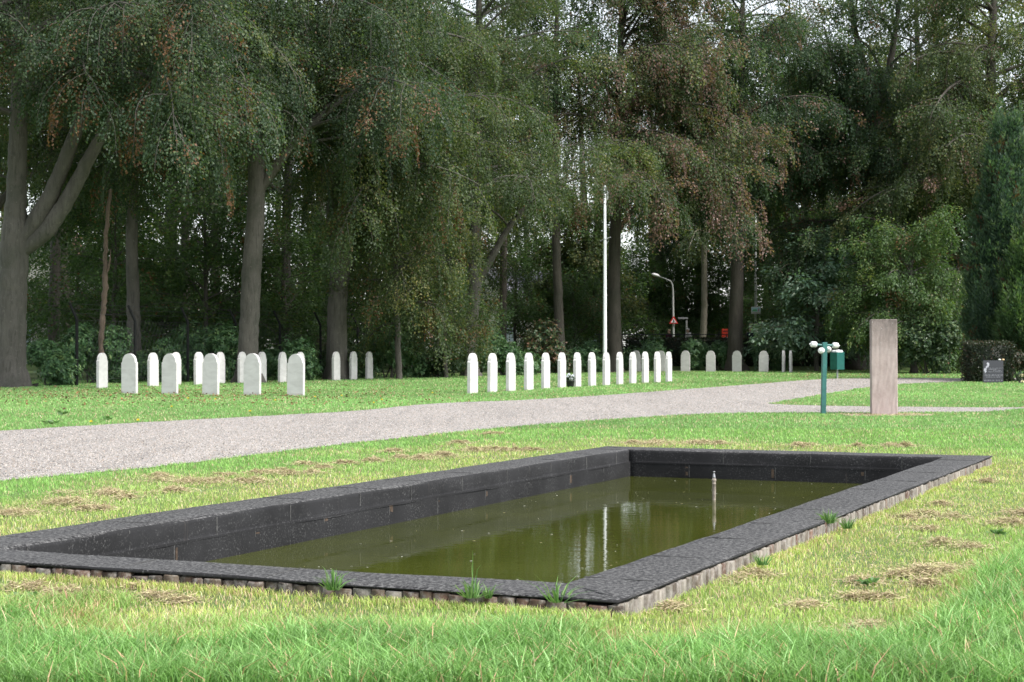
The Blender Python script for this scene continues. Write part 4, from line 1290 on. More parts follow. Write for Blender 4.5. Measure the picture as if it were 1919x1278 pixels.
# ------------------------------------------------------------------ security fence with cranked posts
p0 = np.array([at(144, HY, 58).x, 58.0])
sf = empty("security_fence", (p0[0], p0[1], 0)); tag(sf, "wire mesh fence with cranked dark posts behind the rhododendrons", "fence")
fpst = []
for i in range(11):
    x_, y_ = PU * 3.25 * i
    fpst.append((x_, y_))
    MB().tube([(x_, y_, -.1), (x_, y_, 2.25), (x_ - .27, y_ + .10, 2.80)], [.055, .055, .045], 6).build("post", M['dark_concrete'], sf)
for zz, ox, oy in ((2.22, 0, 0), (1.2, 0, 0), (.2, 0, 0), (2.45, -.10, .04), (2.62, -.18, .07), (2.78, -.26, .10)):
    MB().tube([(x_ + ox, y_ + oy, zz) for x_, y_ in fpst], .006, 4).build("wire", M['dark_metal'], sf)
mv, mf, nv = [], [], 0
for s0 in np.arange(0, 32.4, .22):                            # chain link, coarse diagonals
    for sg in (1, -1):
        s1 = s0 + 1.0 * sg
        if not 0 <= s1 <= 32.5: continue
        a = np.array([*(PU * s0), .2]); b_ = np.array([*(PU * s1), 2.2])
        v_, f_ = tube_np(np.array([a, b_]), np.array([.0035, .0035]), 3); mv.append(v_); mf.append(f_ + nv); nv += len(v_)
np_mesh("wire_mesh", np.concatenate(mv), np.concatenate(mf), [M['dark_metal']], sf)

# ------------------------------------------------------------------ cypresses
def cypress(label, px, d, rbase, h, seed, pal, nplume, z0=0.0, tip=.25):
    rng = np.random.default_rng(seed)
    c = at(px, HY, d)
    root = empty("cypress", (c.x, d, 0)); tag(root, label, "conifer")
    v_, f_ = tube_np(np.array([[0, 0, -.1], [.05, 0, h * .3], [0, 0, h * .9]]), np.array([.2, .14, .03]), 8)
    np_mesh("trunk", v_, f_, [M['bark_brown']], root, smooth=True)
    z = z0 + (h - z0) * (1 - np.sqrt(1 - rng.random(nplume) * .995)) ** 1.0
    f = (z - z0) / (h - z0)
    a = rng.uniform(0, 6.28, nplume)
    prof = rbase * (np.clip(1 - f, 0, 1) ** .78) * (1 - .28 * np.clip((.16 - f) / .16, 0, 1)) + tip * (1 - f) ** .1 * .5
    lump = 1 + .13 * np.sin(3 * a + z * 1.3 + seed) + .10 * np.sin(5 * a - z * 2.1)
    r = prof * lump * rng.uniform(.66, 1.18, nplume)
    p0 = np.stack([r * np.cos(a), r * np.sin(a), z], 1)
    ax = np.stack([np.cos(a) * .24, np.sin(a) * .24, np.ones(nplume)], 1) + rng.normal(0, .13, (nplume, 3))
    ax /= np.linalg.norm(ax, axis=1, keepdims=True)
    out = np.stack([np.cos(a), np.sin(a), np.zeros(nplume)], 1)
    per = 40
    i = np.repeat(np.arange(nplume), per); n = len(i)
    t = rng.random(n); L = rng.uniform(.40, 1.15, nplume)[i]
    rd = rng.normal(0, 1, (n, 3)); rd -= ax[i] * (rd * ax[i]).sum(1, keepdims=True); rd /= np.linalg.norm(rd, axis=1, keepdims=True) + 1e-9
    wd = .17 * np.sin(np.pi * np.clip(t * .85 + .12, 0, 1))
    pos = p0[i] + ax[i] * (t * L)[:, None] + rd * (wd * rng.random(n) ** .5)[:, None]
    ld = ax[i] * 1.0 + rd * .55 + rng.normal(0, .15, (n, 3))
    sz = rng.uniform(.7, 1.25, n)
    V = leaves(pos, ld, out[i] + rng.normal(0, .7, (n, 3)), .16 * sz, .05 * sz, rng)
    T = tint_pick(rng, pal, 1.0 + rng.normal(0, .9, nplume)[i] + t * 2.0, BROWN * .5, (rng.random(nplume) < .03)[i])
    np_mesh("crown", V, quads(n), [M['leaf']], root, tint=T)
    return root
cypress("tall blue green cypress with feathery upright plumes, behind the clipped hedge", 1889, 69, 1.5, 11.0, 501, 'cypress', 2700, z0=1.2)
cypress("fresh green cypress cut by the picture edge, nearer than the tall blue green one", 1946, 66.8, 1.5, 6.1, 502, 'cypress2', 1700, z0=.9)

# rose bush at the edge
p = at(1916, HY, 62)
rz_ = shrub("rose_bush", "small rose bush with two cream blooms at the picture edge beside the gravestone", 1916, 62, 26, 690, 403, pal='dark', n=60, leaf=(.07, .045), depth=.12)
def bloom(parent, loc, r, mat, seed):
    rng = np.random.default_rng(seed); n = 26
    t = np.linspace(0, 1, n); a = t * 2.399 * n
    ax = np.stack([np.cos(a) * t, np.sin(a) * t, 1.1 - t], 1)
    pos = np.array(loc) + ax * r * .3
    V = leaves(pos, ax, np.cross(ax, [.1, .2, 1]) + rng.normal(0, .2, (n, 3)), r * 1.0, r * 1.0, rng)
    np_mesh("bloom", V, quads(n), [mat], parent)
bloom(rz_, (-.08, -.1, .27), .075, M['petal'], 1); bloom(rz_, (-.0, -.12, .25), .075, M['petal'], 2); bloom(rz_, (-.05, -.16, .05), .06, M['petal'], 3)

# pot with flowers between two stones of the long row
x, y, _ = gp(1069, 725.7)
pt = empty("flower_pot", (x, y + .1, 0)); tag(pt, "black flower pot with white blossoms between the sixth and seventh long row stones", "flower pot")
MB().lathe([(.10, 0), (.115, .05), (.14, .19), (.15, .20), (.15, .225), (.125, .225), (.12, .18)], n=16).build("pot", M['black_pot'], pt, smooth=True)
rng = np.random.default_rng(9); n = 240
dv = rng.normal(0, 1, (n, 3)); dv[:, 2] = np.abs(dv[:, 2]); dv /= np.linalg.norm(dv, axis=1, keepdims=True)
np_mesh("leaves", leaves(np.array([0, 0, .24]) + dv * rng.uniform(.03, .13, (n, 1)), dv + rng.normal(0, .4, (n, 3)), np.array([0, 0, 1]) + rng.normal(0, .6, (n, 3)), .07, .04, rng), quads(n), [M['shrub_leaf']], pt, tint=tint_pick(rng, 'dark', np.full(n, 1.0)))
for k, (dx, dy, dz) in enumerate([(-.10, -.08, .33), (.02, -.10, .27), (-.05, -.06, .40), (.07, -.07, .36)]):
    bloom(pt, (dx, dy, dz), .05, M['white_petal'], 20 + k)

# ------------------------------------------------------------------ beyond the fence: houses, lamp, signs, postbox, car, people
def wall_with_openings(root, w, d, h, mat):
    return MB().box((0, 0, h / 2), (w, d, h)).build("wall", mat, root)
def gable_roof(root, w, d, h, rise, over, mat):
    b = MB()
    W_, D_ = w / 2 + over, d / 2 + over
    vs = [(-W_, -D_, h), (W_, -D_, h), (W_, D_, h), (-W_, D_, h), (0, -D_, h + rise), (0, D_, h + rise)]
    vs2 = [(x_, y_, z_ - .14) for x_, y_, z_ in vs]
    b.add(vs + vs2, [(0, 4, 5, 3), (1, 2, 5, 4), (6, 9, 11, 10), (7, 10, 11, 8), (0, 6, 10, 4), (4, 10, 7, 1), (3, 5, 11, 9), (5, 2, 8, 11), (0, 3, 9, 6), (1, 7, 8, 2)])
    rf = b.build("roof", mat, root)
    MB().box((w * .16, d * .2, h + rise * .95), (.6, .6, 1.3)).build("chimney", M['house_brick'], rf)
    for s in (-1, 1):
        g = MB().add([(-w / 2, s * d / 2, h - .15), (w / 2, s * d / 2, h - .15), (0, s * d / 2, h + rise * .86)], [(0, 1, 2)])
        g.build("gable", M['cream'] if mat is M['roof'] else M['house_brick'], root)
def window(root, x_, y_, z_, w, h, face=(0, -1)):
    f = MB()
    t = .07
    rzf = math.atan2(face[0], -face[1])
    cs, sn = math.cos(rzf), math.sin(rzf)
    def put(b, lx, ly, lz, s):
        b.box((x_ + lx * cs - ly * sn, y_ + lx * sn + ly * cs, z_ + lz), s, rzf)
    for lx, lz, s in ((-w / 2, 0, (t, .1, h)), (w / 2, 0, (t, .1, h)), (0, h / 2, (w + t, .1, t)), (0, -h / 2, (w + t, .12, t)), (0, 0, (.05, .08, h - t))):
        put(f, lx, -.05, lz, s)
    fr = f.build("window", M['frame_white'], root)
    p_ = MB(); put(p_, 0, -.02, 0, (w - t, .03, h - t)); p_.build("pane", M['pane'], fr)
h1 = empty("house", (at(985, HY, 128).x, 130, .8), R(-38)); tag(h1, "pale house with grey tiled roof glimpsed through the trees behind the long row", "house")
wall_with_openings(h1, 8.0, 10.0, 3.4, M['cream']); gable_roof(h1, 8.0, 10.0, 3.4, 3.0, .5, M['roof'])
for wx in (-2.4, 0, 2.4): window(h1, wx, -5.0, 1.6, 1.3, 1.4)
for wy in (-3, 0, 3): window(h1, 4.0, wy, 1.6, 1.4, 1.4, (1, 0))
h2 = empty("house", (at(62, HY, 100).x, 104, 0), R(12)); tag(h2, "red brick house with white framed window glimpsed beside the forked beech", "house")
wall_with_openings(h2, 9, 8, 4.6, M['house_brick']); gable_roof(h2, 9, 8, 4.6, 3.2, .4, M['roof'])
window(h2, .95, -4.0, 2.0, 1.2, 1.5); window(h2, -1.6, -4.0, 2.0, 1.4, 1.5); window(h2, 2.9, -4.0, 2.0, 1.0, 1.5)

Z0 = .8
lp = at(1262, HY, 110)
lamp = empty("street_lamp", (lp.x, 110, Z0)); tag(lamp, "slender grey street lamp with curved arm beyond the black railing", "street lamp")
zt = at(0, 527, 110).z - Z0
MB().tube([(0, 0, -.1), (0, 0, 1.2), (-.03, 0, zt - .7), (-.06, 0, zt - .25), (-.16, 0, zt - .02), (-.32, 0, zt + .08), (-.9, 0, zt + .30)], [.085, .08, .06, .055, .05, .04, .035], 10).build("pole", M['lamp_grey'], lamp, smooth=True)
MB().tube([(-.88, 0, zt + .30), (-1.0, 0, zt + .36), (-1.25, 0, zt + .43), (-1.42, 0, zt + .47)], [.05, .10, .11, .04], 10).build("lamp_head", M['sign_white'], lamp, smooth=True)
ws = empty("warning_sign", (lp.x, 109.88, at(0, 601, 110).z)); tag(ws, "red bordered triangular warning sign mounted on the street lamp", "traffic sign")
def tri(r, y_, t):
    vs = []
    for yy in (y_, y_ + t):
        for k in range(3):
            a = R(90 + 120 * k); vs.append((r * math.cos(a), yy, r * math.sin(a) - .02))
    return vs, [(0, 1, 2), (5, 4, 3), (0, 3, 4, 1), (1, 4, 5, 2), (2, 5, 3, 0)]
MB().add(*tri(.33, -.03, .02)).build("border", M['sign_red'], ws)
MB().add(*tri(.20, -.038, .006)).build("face", M['sign_white'], ws)
fgm = MB()
fgm.tube([(-.01, -.041, -.07), (.02, -.041, .0), (.0, -.041, .05)], .026, 6); fgm.tube([(.02, -.041, .0), (.07, -.041, -.06)], .016, 6); fgm.tube([(-.01, -.041, -.07), (-.05, -.041, -.09)], .016, 6); fgm.tube([(0, -.041, .06), (.0, -.041, .085)], .022, 8)
fgm.build("symbol", M['sign_black'], ws)

sp = at(1416, HY, 108)
pole2 = empty("sign_pole", (sp.x, 108, Z0)); tag(pole2, "tall pale pole carrying a coloured information panel beyond the hedge", "pole")
MB().tube([(0, 0, -.1), (0, 0, at(0, 500, 108).z - Z0), (.02, 0, at(0, 400, 108).z - Z0)], [.085, .065, .05], 10).build("pole", M['lamp_grey'], pole2, smooth=True)
isg = empty("information_sign", (sp.x, 107.86, at(0, 581.5, 108).z)); tag(isg, "small white and green picture panel fixed to the tall pale pole", "sign")
MB().box((0, 0, 0), (.58, .03, .44)).build("panel", M['sign_white'], isg)
MB().box((0, -.019, .05), (.54, .006, .26)).build("sky_field", M['sign_blue'], isg)
hb = MB(); hb.add([(-.24, -.026, -.06), (.08, -.026, -.06), (.06, -.026, .03), (.0, -.026, .08), (-.06, -.026, .045), (-.12, -.026, .075), (-.2, -.026, .02)], [(0, 1, 2, 3, 4, 5, 6)]); hb.build("green_shape", M['sign_green'], isg)
hb = MB(); hb.add([(.12, -.026, -.06), (.2, -.026, -.06), (.22, -.026, .05), (.17, -.026, .13), (.13, -.026, .06)], [(0, 1, 2, 3, 4)]); hb.build("pink_shape", M['sign_pink'], isg)
MB().box((0, -.019, -.15), (.54, .006, .10)).build("caption_strip", M['sign_grey'], isg)

gpo = at(1406.5, HY, 107)
gpp = MB().box((0, 0, .95), (.17, .17, 2.1)).build("gate_post", plain("pinkish_gate_stone", (.42, .32, .29), .8, 0, .15, 6), None, bevel=.02)
gpp.location = (gpo.x, 107, Z0); tag(gpp, "slim pinkish stone gate post close behind the bald person", "post")
mk = at(1286.5, HY, 108.5)
fg = empty("finger_post", (mk.x, 108.5, Z0)); tag(fg, "short pale post with a thin grey board pointing to the street lamp", "signpost")
MB().tube([(0, 0, -.1), (0, 0, at(0, 600, 108.5).z - Z0)], .06, 8).build("post", M['lamp_grey'], fg)
MB().box((-.22, 0, at(0, 597, 108.5).z - Z0 + .03), (.62, .04, .11)).build("board", M['galv'], fg)

pbx = at(1359, HY, 112)
pb = empty("postbox", (pbx.x, 112, Z0)); tag(pb, "bright red street postbox beside the straight dark beech trunk", "postbox")
MB().box((0, 0, .45), (.12, .12, 1.1)).build("stand", M['galv'], pb)
MB().box((0, 0, 1.36), (.46, .38, .70)).build("box", M['red_box'], pb, bevel=.03, seg=3)
MB().box((0, -.195, 1.56), (.30, .012, .05)).build("slot", M['sign_black'], pb)
MB().box((0, -.195, 1.12), (.30, .012, .10)).build("notice", M['sign_white'], pb)

cx_ = at(1444, HY, 117)
car = empty("parked_car", (cx_.x, 117, Z0 + .006)); tag(car, "dark high roofed parked car seen from behind, half hidden by green leaves", "car")
prof_c = [(-2.1, .35), (-2.1, .95), (-1.98, 1.05), (-1.72, 1.62), (-1.5, 1.72), (.3, 1.74), (.75, 1.60), (1.35, 1.08), (2.05, .95), (2.2, .75), (2.2, .35)]
cb = MB(); K_ = len(prof_c)
vs = []
for s, w in ((-1, .84), (1, .84)):
    for (yy, zz) in prof_c:
        tap = .84 - max(0, zz - 1.0) * .16
        vs.append((s * tap, yy, zz))
cb.add(vs, [tuple(range(K_))[::-1], tuple(range(K_, 2 * K_))] + [(i, (i + 1) % K_, K_ + (i + 1) % K_, K_ + i) for i in range(K_)])
cb.build("body", M['car_dark'], car, bevel=.05, seg=3)
MB().add([(-.60, -2.01, 1.08), (.60, -2.01, 1.08), (.52, -1.78, 1.55), (-.52, -1.78, 1.55)], [(0, 1, 2, 3)]).build("rear_window", M['pane'], car)
for s in (-1, 1):
    MB().box((s * .72, -2.10, .90), (.17, .06, .30)).build("tail_light", M['tail'], car, bevel=.015)
    for yy in (-1.3, 1.35):
        wv = MB().tube([(s * .70, yy, .31), (s * .86, yy, .31)], .31, 20).build("wheel", M['rubber'], car, bevel=.02)
        MB().tube([(s * .861, yy, .31), (s * .868, yy, .31)], .2, 16).build("rim", M['galv'], wv)
MB().box((0, -2.115, .72), (.52, .02, .11)).build("number_plate", M['sign_white'], car)

# people
def person(label, loc, rz, h, top_mat, hair_mat, bend=0.0, bald=False, arm=(0.35, 0.2)):
    root = empty("person", loc, rz); tag(root, label, "person")
    s = h / 1.75
    J, E, RD = [], [], []
    def j(p, r, par=None):
        J.append(Vector(p)); RD.append(r)
        if par is not None: E.append((par, len(J) - 1))
        return len(J) - 1
    bx = lambda z, y=0: (0, y - bend * max(0, z - .95) * .9, z - bend * max(0, z - .95) * .25)
    pel = j((0, 0, .95), .15)
    ab = j(bx(1.12), .135, pel); ch = j(bx(1.32), .16, ab); nk = j(bx(1.47), .065, ch)
    hd0 = bx(1.56); hd = j((hd0[0], hd0[1] - .01, hd0[2]), .082, nk)
    hd1 = bx(1.66); ht = j((hd1[0], hd1[1] - .015, hd1[2]), .092, hd)
    j((hd1[0], hd1[1], hd1[2] + .055), .06, ht)
    n_ = bx(1.585); j((n_[0], n_[1] - .105, n_[2]), .016, hd)                   # nose
    for sd in (-1, 1):
        e_ = bx(1.6); j((sd * .085, e_[1] + .01, e_[2]), .016, hd)              # ears
        c_ = bx(1.42); sh = j((sd * .185, c_[1], c_[2]), .068, ch)
        el = j((sd * .235, c_[1] - .06, c_[2] - .28), .048, sh)
        wr = j((sd * .20, c_[1] - arm[0] * .6 - .05, c_[2] - .28 - arm[1]), .032, el)
        d_ = Vector((-sd * .02, -.7, -.6)).normalized()
        w0 = J[wr]; pm_ = j(w0 + d_ * .07, .035, wr)
        for q in range(4):
            b0 = w0 + d_ * (.13 - .005 * abs(q - 1)) + Vector((sd * .016 * (q - 1.5), 0, 0))
            f0 = j(b0, .010, pm_); f1 = j(b0 + d_ * .035 + Vector((0, .004, -.012)), .009, f0); j(b0 + d_ * (.055 - .006 * abs(q - 1)) + Vector((0, .014, -.03)), .008, f1)
        t0 = j(w0 + d_ * .05 + Vector((-sd * .042, -.01, 0)), .011, pm_); j(w0 + d_ * .085 + Vector((-sd * .055, -.012, -.008)), .009, t0)
        hp = j((sd * .095, 0, .88), .105, pel); kn = j((sd * .105, -.02, .49), .07, hp); an = j((sd * .11, .02, .10), .048, kn)
        ft = j((sd * .115, -.06, .045), .045, an); j((sd * .12, -.15, .035), .036, ft)
    me = bpy.data.meshes.new("body")
    me.from_pydata([v_ * s for v_ in J], E, [])
    o = link_mesh("body", me, root, [M['skin'], top_mat, M['trouser']])
    sk = o.modifiers.new("skin", 'SKIN'); sk.use_smooth_shade = True
    for q, sv in enumerate(me.skin_vertices[0].data):
        sv.radius = (RD[q] * s, RD[q] * s); sv.use_root = q == pel
    sb = o.modifiers.new("sub", 'SUBSURF'); sb.levels = sb.render_levels = 1
    dg = bpy.context.evaluated_depsgraph_get()
    m2 = bpy.data.meshes.new_from_object(o.evaluated_get(dg))
    o.modifiers.clear(); o.data = m2
    if len(m2.materials) < 3:
        m2.materials.clear()
        for q in (M['skin'], top_mat, M['trouser']): m2.materials.append(q)
    hz = bx(1.49)[2] * s
    for pl in m2.polygons:
        c = pl.center
        pl.material_index = 0 if (c.z > hz or (c.y < -.30 * s - 0 and c.z < 1.16 * s and c.z > .6 * s and abs(c.x) > .1 * s)) else (1 if c.z > .86 * s else 2)
    # hair cap
    bm = bmesh.new(); bmesh.ops.create_uvsphere(bm, u_segments=20, v_segments=12, radius=.116 * s)
    hc = Vector(hd1) * s + Vector((0, .012, .012)) * s
    low = -.02 if bald else -.055
    kill = [v_ for v_ in bm.verts if v_.co.z < (low * s if v_.co.y > -.02 else .03 * s) or (bald and v_.co.z > .035 * s)]
    bmesh.ops.delete(bm, geom=kill, context='VERTS')
    rq = random.Random(3)
    for v_ in bm.verts: v_.co = Vector((v_.co.x * .92, v_.co.y * 1.05, v_.co.z * 1.02)) * (1 + rq.gauss(0, .02)) + hc
    mh = bpy.data.meshes.new("hair"); bm.to_mesh(mh); bm.free()
    for pl in mh.polygons: pl.use_smooth = True
    link_mesh("hair", mh, root, [hair_mat])
    # eyes and mouth
    for sd in (-1, 1):
        e_ = Vector(bx(1.615)) * s
        MB().lathe([(.0, -.006), (.009, 0), (.0, .006)], (e_.x + sd * .034 * s, e_.y - .094 * s, e_.z), 8).build("eye", M['sign_black'], root)
    m_ = Vector(bx(1.53)) * s
    MB().box((m_.x, m_.y - .088 * s, m_.z), (.045, .008, .010)).build("mouth", plain("lips", (.33, .13, .11), .5), root)
    return root
q = at(1254, HY, 106); person("person in a dark maroon coat beside the street lamp, beyond the railing", (q.x, 106, Z0), R(-35), 1.60, M['coat_maroon'], M['hair_blond'])
q = at(1294, HY, 106); person("white haired person in a pale coat leaning forward beyond the railing", (q.x, 106, Z0), R(-60), 1.72, M['coat_white'], M['hair_white'], bend=.35)
q = at(1407, HY, 105.5); person("balding person in a dark navy jacket by the slim gate post", (q.x, 105.5, Z0), R(165), 1.70, M['coat_navy'], M['hair_white'], bald=True)

# ------------------------------------------------------------------ the far wood, one mass
def far_wood():
    rng = np.random.default_rng(77)
    N = 430
    ang = rng.uniform(-.36, .36, N)
    d = rng.uniform(124, 158, N)
    zc = np.where(rng.random(N) < .36, rng.uniform(1.8, 9, N), rng.uniform(8, 30, N))
    xc = d * np.tan(ang)
    cr = rng.uniform(2.2, 4.2, N)
    per = 760
    i = np.repeat(np.arange(N), per); n = len(i)
    dv = rng.normal(0, 1, (n, 3)); dv /= np.linalg.norm(dv, axis=1, keepdims=True)
    pos = np.stack([xc, d, zc], 1)[i] + dv * (cr[i] * rng.random(n) ** .4)[:, None] * np.array([1, 1, .75])
    keep = pos[:, 2] > .8
    fx = CX + FPX * pos[:, 0] / pos[:, 1]; fy = HY - FPX * (pos[:, 2] - EYE) / pos[:, 1]
    for gx, gy, ga, gb in ((1095, 265, 62, 80), (125, 285, 70, 70), (1020, 65, 60, 45), (1305, 90, 60, 85), (1520, 90, 60, 50), (1715, 60, 35, 40), (335, 325, 26, 26), (820, 425, 20, 22), (1170, 60, 60, 70)):
        keep &= ((fx - gx) / ga) ** 2 + ((fy - gy) / gb) ** 2 > rng.uniform(.5, 1.2, n)
    pos = pos[keep]; i = i[keep]; n = len(pos)
    sz = rng.uniform(.7, 1.3, n)
    V = leaves(pos, rng.normal(0, 1, (n, 3)) - np.array([0, 0, .3]), np.array([0, 0, 1]) + rng.normal(0, .8, (n, 3)), .28 * sz, .19 * sz, rng)
    lev = 1.9 + rng.normal(0, .9, N)[i]
    T = tint_pick(rng, 'olive', lev)
    tv, tf, nv = [], [], 0
    for k in range(70):
        a = rng.uniform(-.34, .34); dd = rng.uniform(122, 165)
        x_ = dd * math.tan(a); r_ = rng.uniform(.14, .34); H_ = rng.uniform(16, 24)
        v_, f_ = tube_np(np.array([[x_, dd, .6], [x_ + rng.normal(0, .2), dd, H_ * .4], [x_ + rng.normal(0, .5), dd, H_]]), np.array([r_ * 1.2, r_, r_ * .3]), 7)
        tv.append(v_); tf.append(f_ + nv); nv += len(v_)
    tv = np.concatenate(tv); tf = np.concatenate(tf)
    mi = np.concatenate([np.zeros(n, int), np.ones(len(tf), int)])
    o = np_mesh("woodland", np.concatenate([V, tv]), np.concatenate([quads(n), tf + 4 * n]), [M['leaf'], M['bark']], None,
                tint=np.concatenate([T, np.zeros((len(tf), 3))]), mat_index=mi)
    tag(o, "far wood beyond the street closing off the view", "woodland", kind="stuff")
far_wood()

# ------------------------------------------------------------------ grass
def interp_line(x, pts):
    a = np.array(pts, float); return np.interp(x, a[:, 0], a[:, 1])
def wnoise(x, y, s, seed):
    r = np.random.default_rng(seed); out = np.zeros_like(x)
    for k in range(7):
        a = r.uniform(0, 6.28); f = s * r.uniform(.5, 2.2)
        out += np.sin((x * math.cos(a) + y * math.sin(a)) * f + r.uniform(0, 6.28))
    return out / 2.6
CLUMPS = [(25, 965, 40), (115, 945, 45), (185, 930, 42), (150, 958, 18), (195, 957, 22), (300, 897, 18), (335, 905, 42), (322, 922, 22), (292, 893, 12), (400, 905, 20), (460, 905, 25), (490, 888, 16), (548, 890, 36), (640, 872, 20), (610, 880, 18),
          (700, 866, 18), (780, 860, 30), (830, 855, 20), (890, 846, 22), (950, 846, 20), (1000, 846, 14), (925, 815, 12), (1200, 833, 30), (1310, 832, 28), (1500, 836, 22), (1690, 838, 22), (1600, 838, 16), (1850, 905, 14), (1760, 948, 12), (1700, 975, 22), (1770, 970, 30), (1730, 995, 16),
          (1880, 985, 30), (1910, 965, 22), (1780, 1027, 42), (1690, 1082, 20), (1760, 1080, 62), (1825, 1076, 42), (1740, 1100, 30), (1625, 1095, 12), (1515, 1140, 14), (1595, 1125, 20), (1640, 1125, 26), (1400, 1080, 28), (1340, 1092, 26), (120, 1118, 46), (265, 1108, 26), (300, 1122, 18),
          (340, 1130, 18), (60, 1106, 30), (1260, 1148, 30), (1590, 1188, 40), (1640, 1180, 24), (1560, 1200, 22), (860, 832, 14), (240, 935, 14), (430, 893, 12), (570, 872, 14), (740, 848, 16)]
CL = [(gp(a, b_)[0], gp(a, b_)[1], w * gp(a, b_)[1] / FPX) for a, b_, w in CLUMPS]
LUSH = [(-400, 1110), (0, 1122), (200, 1140), (400, 1146), (700, 1146), (1000, 1160), (1200, 1168), (1400, 1165), (1550, 1172), (1680, 1140), (1800, 1080), (1919, 1000), (2300, 850)]

def make_grass():
    rng = np.random.default_rng(31)
    N = 760000
    d = np.exp(rng.uniform(math.log(6.2), math.log(100), N) ** 1.0)
    hwid = .325 * d + .6
    x = rng.uniform(-1, 1, N) * hwid
    y = d
    py = HY + FPX * EYE / d; px = CX + FPX * x / d
    u, v = pool_uv(x, y)
    ok = ~((u > -.012) & (u < PL + .012) & (v > -.012) & (v < PW + .012))
    edge = wnoise(x, y, 6.0, 3) * .05
    ok &= ~in_poly(x + edge * .6, y + edge * .6, PATH)
    bare = in_poly(x, y, PATCH) & (rng.random(N) < .88)
    ok &= ~bare
    ok &= ~((y > 72) & (x < -1.5 * 0 - 100))
    wood_edge = 60 + (px / 1919) * 40                              # thins out below the trees
    ok &= ~((y > wood_edge + wnoise(x, y, .6, 9) * 1.5) & (rng.random(N) < np.clip((y - wood_edge) / 8, 0, 1)))
    # blades crowding up against the brick edging
    m_ = 26000; per_ = rng.uniform(0, 2 * (PL + PW), m_); o2 = .012 + np.abs(rng.normal(0, .045, m_))
    ue = np.where(per_ < PL, per_, np.where(per_ < PL + PW, PL + o2, np.where(per_ < 2 * PL + PW, per_ - PL - PW, -o2)))
    ve = np.where(per_ < PL, -o2, np.where(per_ < PL + PW, per_ - PL, np.where(per_ < 2 * PL + PW, PW + o2, per_ - 2 * PL - PW)))
    keep_ = wnoise(ue * 2.0, ve * 2.0, 2.0, 23) + rng.normal(0, .4, m_) > np.where(per_ < PL, .35, -.5); ue, ve = ue[keep_], ve[keep_]
    xe, ye = pool_xy(ue, ve)
    x = np.concatenate([x, xe]); y = np.concatenate([y, ye]); d = np.concatenate([d, ye]); u = np.concatenate([u, ue]); v = np.concatenate([v, ve])
    px = np.concatenate([px, CX + FPX * xe / ye]); py = np.concatenate([py, HY + FPX * EYE / ye]); ok = np.concatenate([ok, np.ones(len(xe), bool)])
    x, y, px, py, d, u, v = (q[ok] for q in (x, y, px, py, d, u, v)); n = len(x)
    far = d > 25
    lush = np.clip((py - interp_line(px, LUSH) - 10) / 70 + wnoise(x, y, 3.5, 5) * .30, 0, 1)
    # distance to the pool wall, dry short belt around it
    du = np.maximum(np.maximum(-u, u - PL), 0); dv_ = np.maximum(np.maximum(-v, v - PW), 0)
    pd = np.hypot(du, dv_)
    beyond = y > 27
    patch = wnoise(x, y, 1.5, 6)
    dry = np.clip(1.15 - pd / 2.6 + patch * .3, 0, 1) * (1 - lush)
    lane = in_poly(x, y, np.array([gp(*q)[:2] for q in ((-400, 975), (0, 915), (600, 850), (1000, 808), (1400, 792), (1500, 800), (1100, 836), (0, 1010), (-400, 1080))]))
    h = np.where(lush > .3, .06 + .095 * lush, .030 + .018 * (1 - dry)) * rng.uniform(.55, 1.35, n) * (1 + .22 * wnoise(x, y, 5, 8))
    h = np.where(far, .055 * rng.uniform(.6, 1.5, n), h)
    pd_ = np.minimum.reduce([np.abs(pd - .06), np.full(n, 9.0)])
    fringe = in_poly(x + .25, y - .45, PATH) & (y > 24)
    h = np.where(fringe, h * 1.7, h)
    h = np.where((pd_ < .10) & (lush < .3), h * 1.35, h)
    h = np.where((u > -.16) & (u < .02) & (v > -.1) & (v < PW + .1), rng.uniform(.035, .10, n), h)
    h = np.minimum(h, .045 + .12 * lush)
    tall = (rng.random(n) < .05) & (lush > .3)
    h = np.where(tall & (pd > .5), h * 1.25, h)
    h = np.maximum(h, .012)
    wd = np.maximum((.0036 + .0026 * lush) * rng.uniform(.55, 1.35, n), d * .00030 * rng.uniform(.7, 1.5, n))
    a = rng.uniform(0, 6.28, n)
    lean = rng.uniform(.1, 1.1, n) * h * (.8 + .15 * lush)
    cs, sn = np.cos(a), np.sin(a)
    b = a + rng.normal(0, .9, n) + 1.57
    sx, sy = np.cos(b) * wd / 2, np.sin(b) * wd / 2
    bank = np.where((u < .02) & (v > -.5) & (v < PW + .5), np.clip(1 + u / .40, 0, 1) * .026, 0)
    base = np.stack([x, y, bank - .004], 1)
    mid = base + np.stack([cs * lean * .35, sn * lean * .35, h * .62], 1)
    tip = base + np.stack([cs * lean, sn * lean, h * rng.uniform(.75, 1.0, n)], 1)
    S = np.stack([sx, sy, np.zeros(n)], 1)
    V = np.stack([base - S, base + S, mid - S * .8, mid + S * .8, tip - S * .12, tip + S * .12], 1)
    o_ = (np.arange(n) * 6)[:, None]
    F = np.concatenate([o_ + np.array([0, 1, 3, 2]), o_ + np.array([2, 3, 5, 4])])
    g_lush = np.array([(.060, .150, .030), (.075, .180, .040), (.095, .205, .055), (.050, .125, .026)])
    g_dry = np.array([(.150, .205, .036), (.175, .215, .046), (.120, .185, .032), (.200, .215, .070)])
    g_mid = np.array([(.082, .170, .032), (.095, .190, .038), (.110, .190, .042), (.070, .145, .028)])
    g_far = np.array([(.058, .140, .028), (.070, .160, .034), (.088, .172, .040), (.105, .165, .048)])
    k = rng.integers(0, 4, n)
    T = g_mid[k] * (1 - dry[:, None]) + g_dry[k] * dry[:, None]
    T = T * (1 - lush[:, None]) + g_lush[k] * lush[:, None]
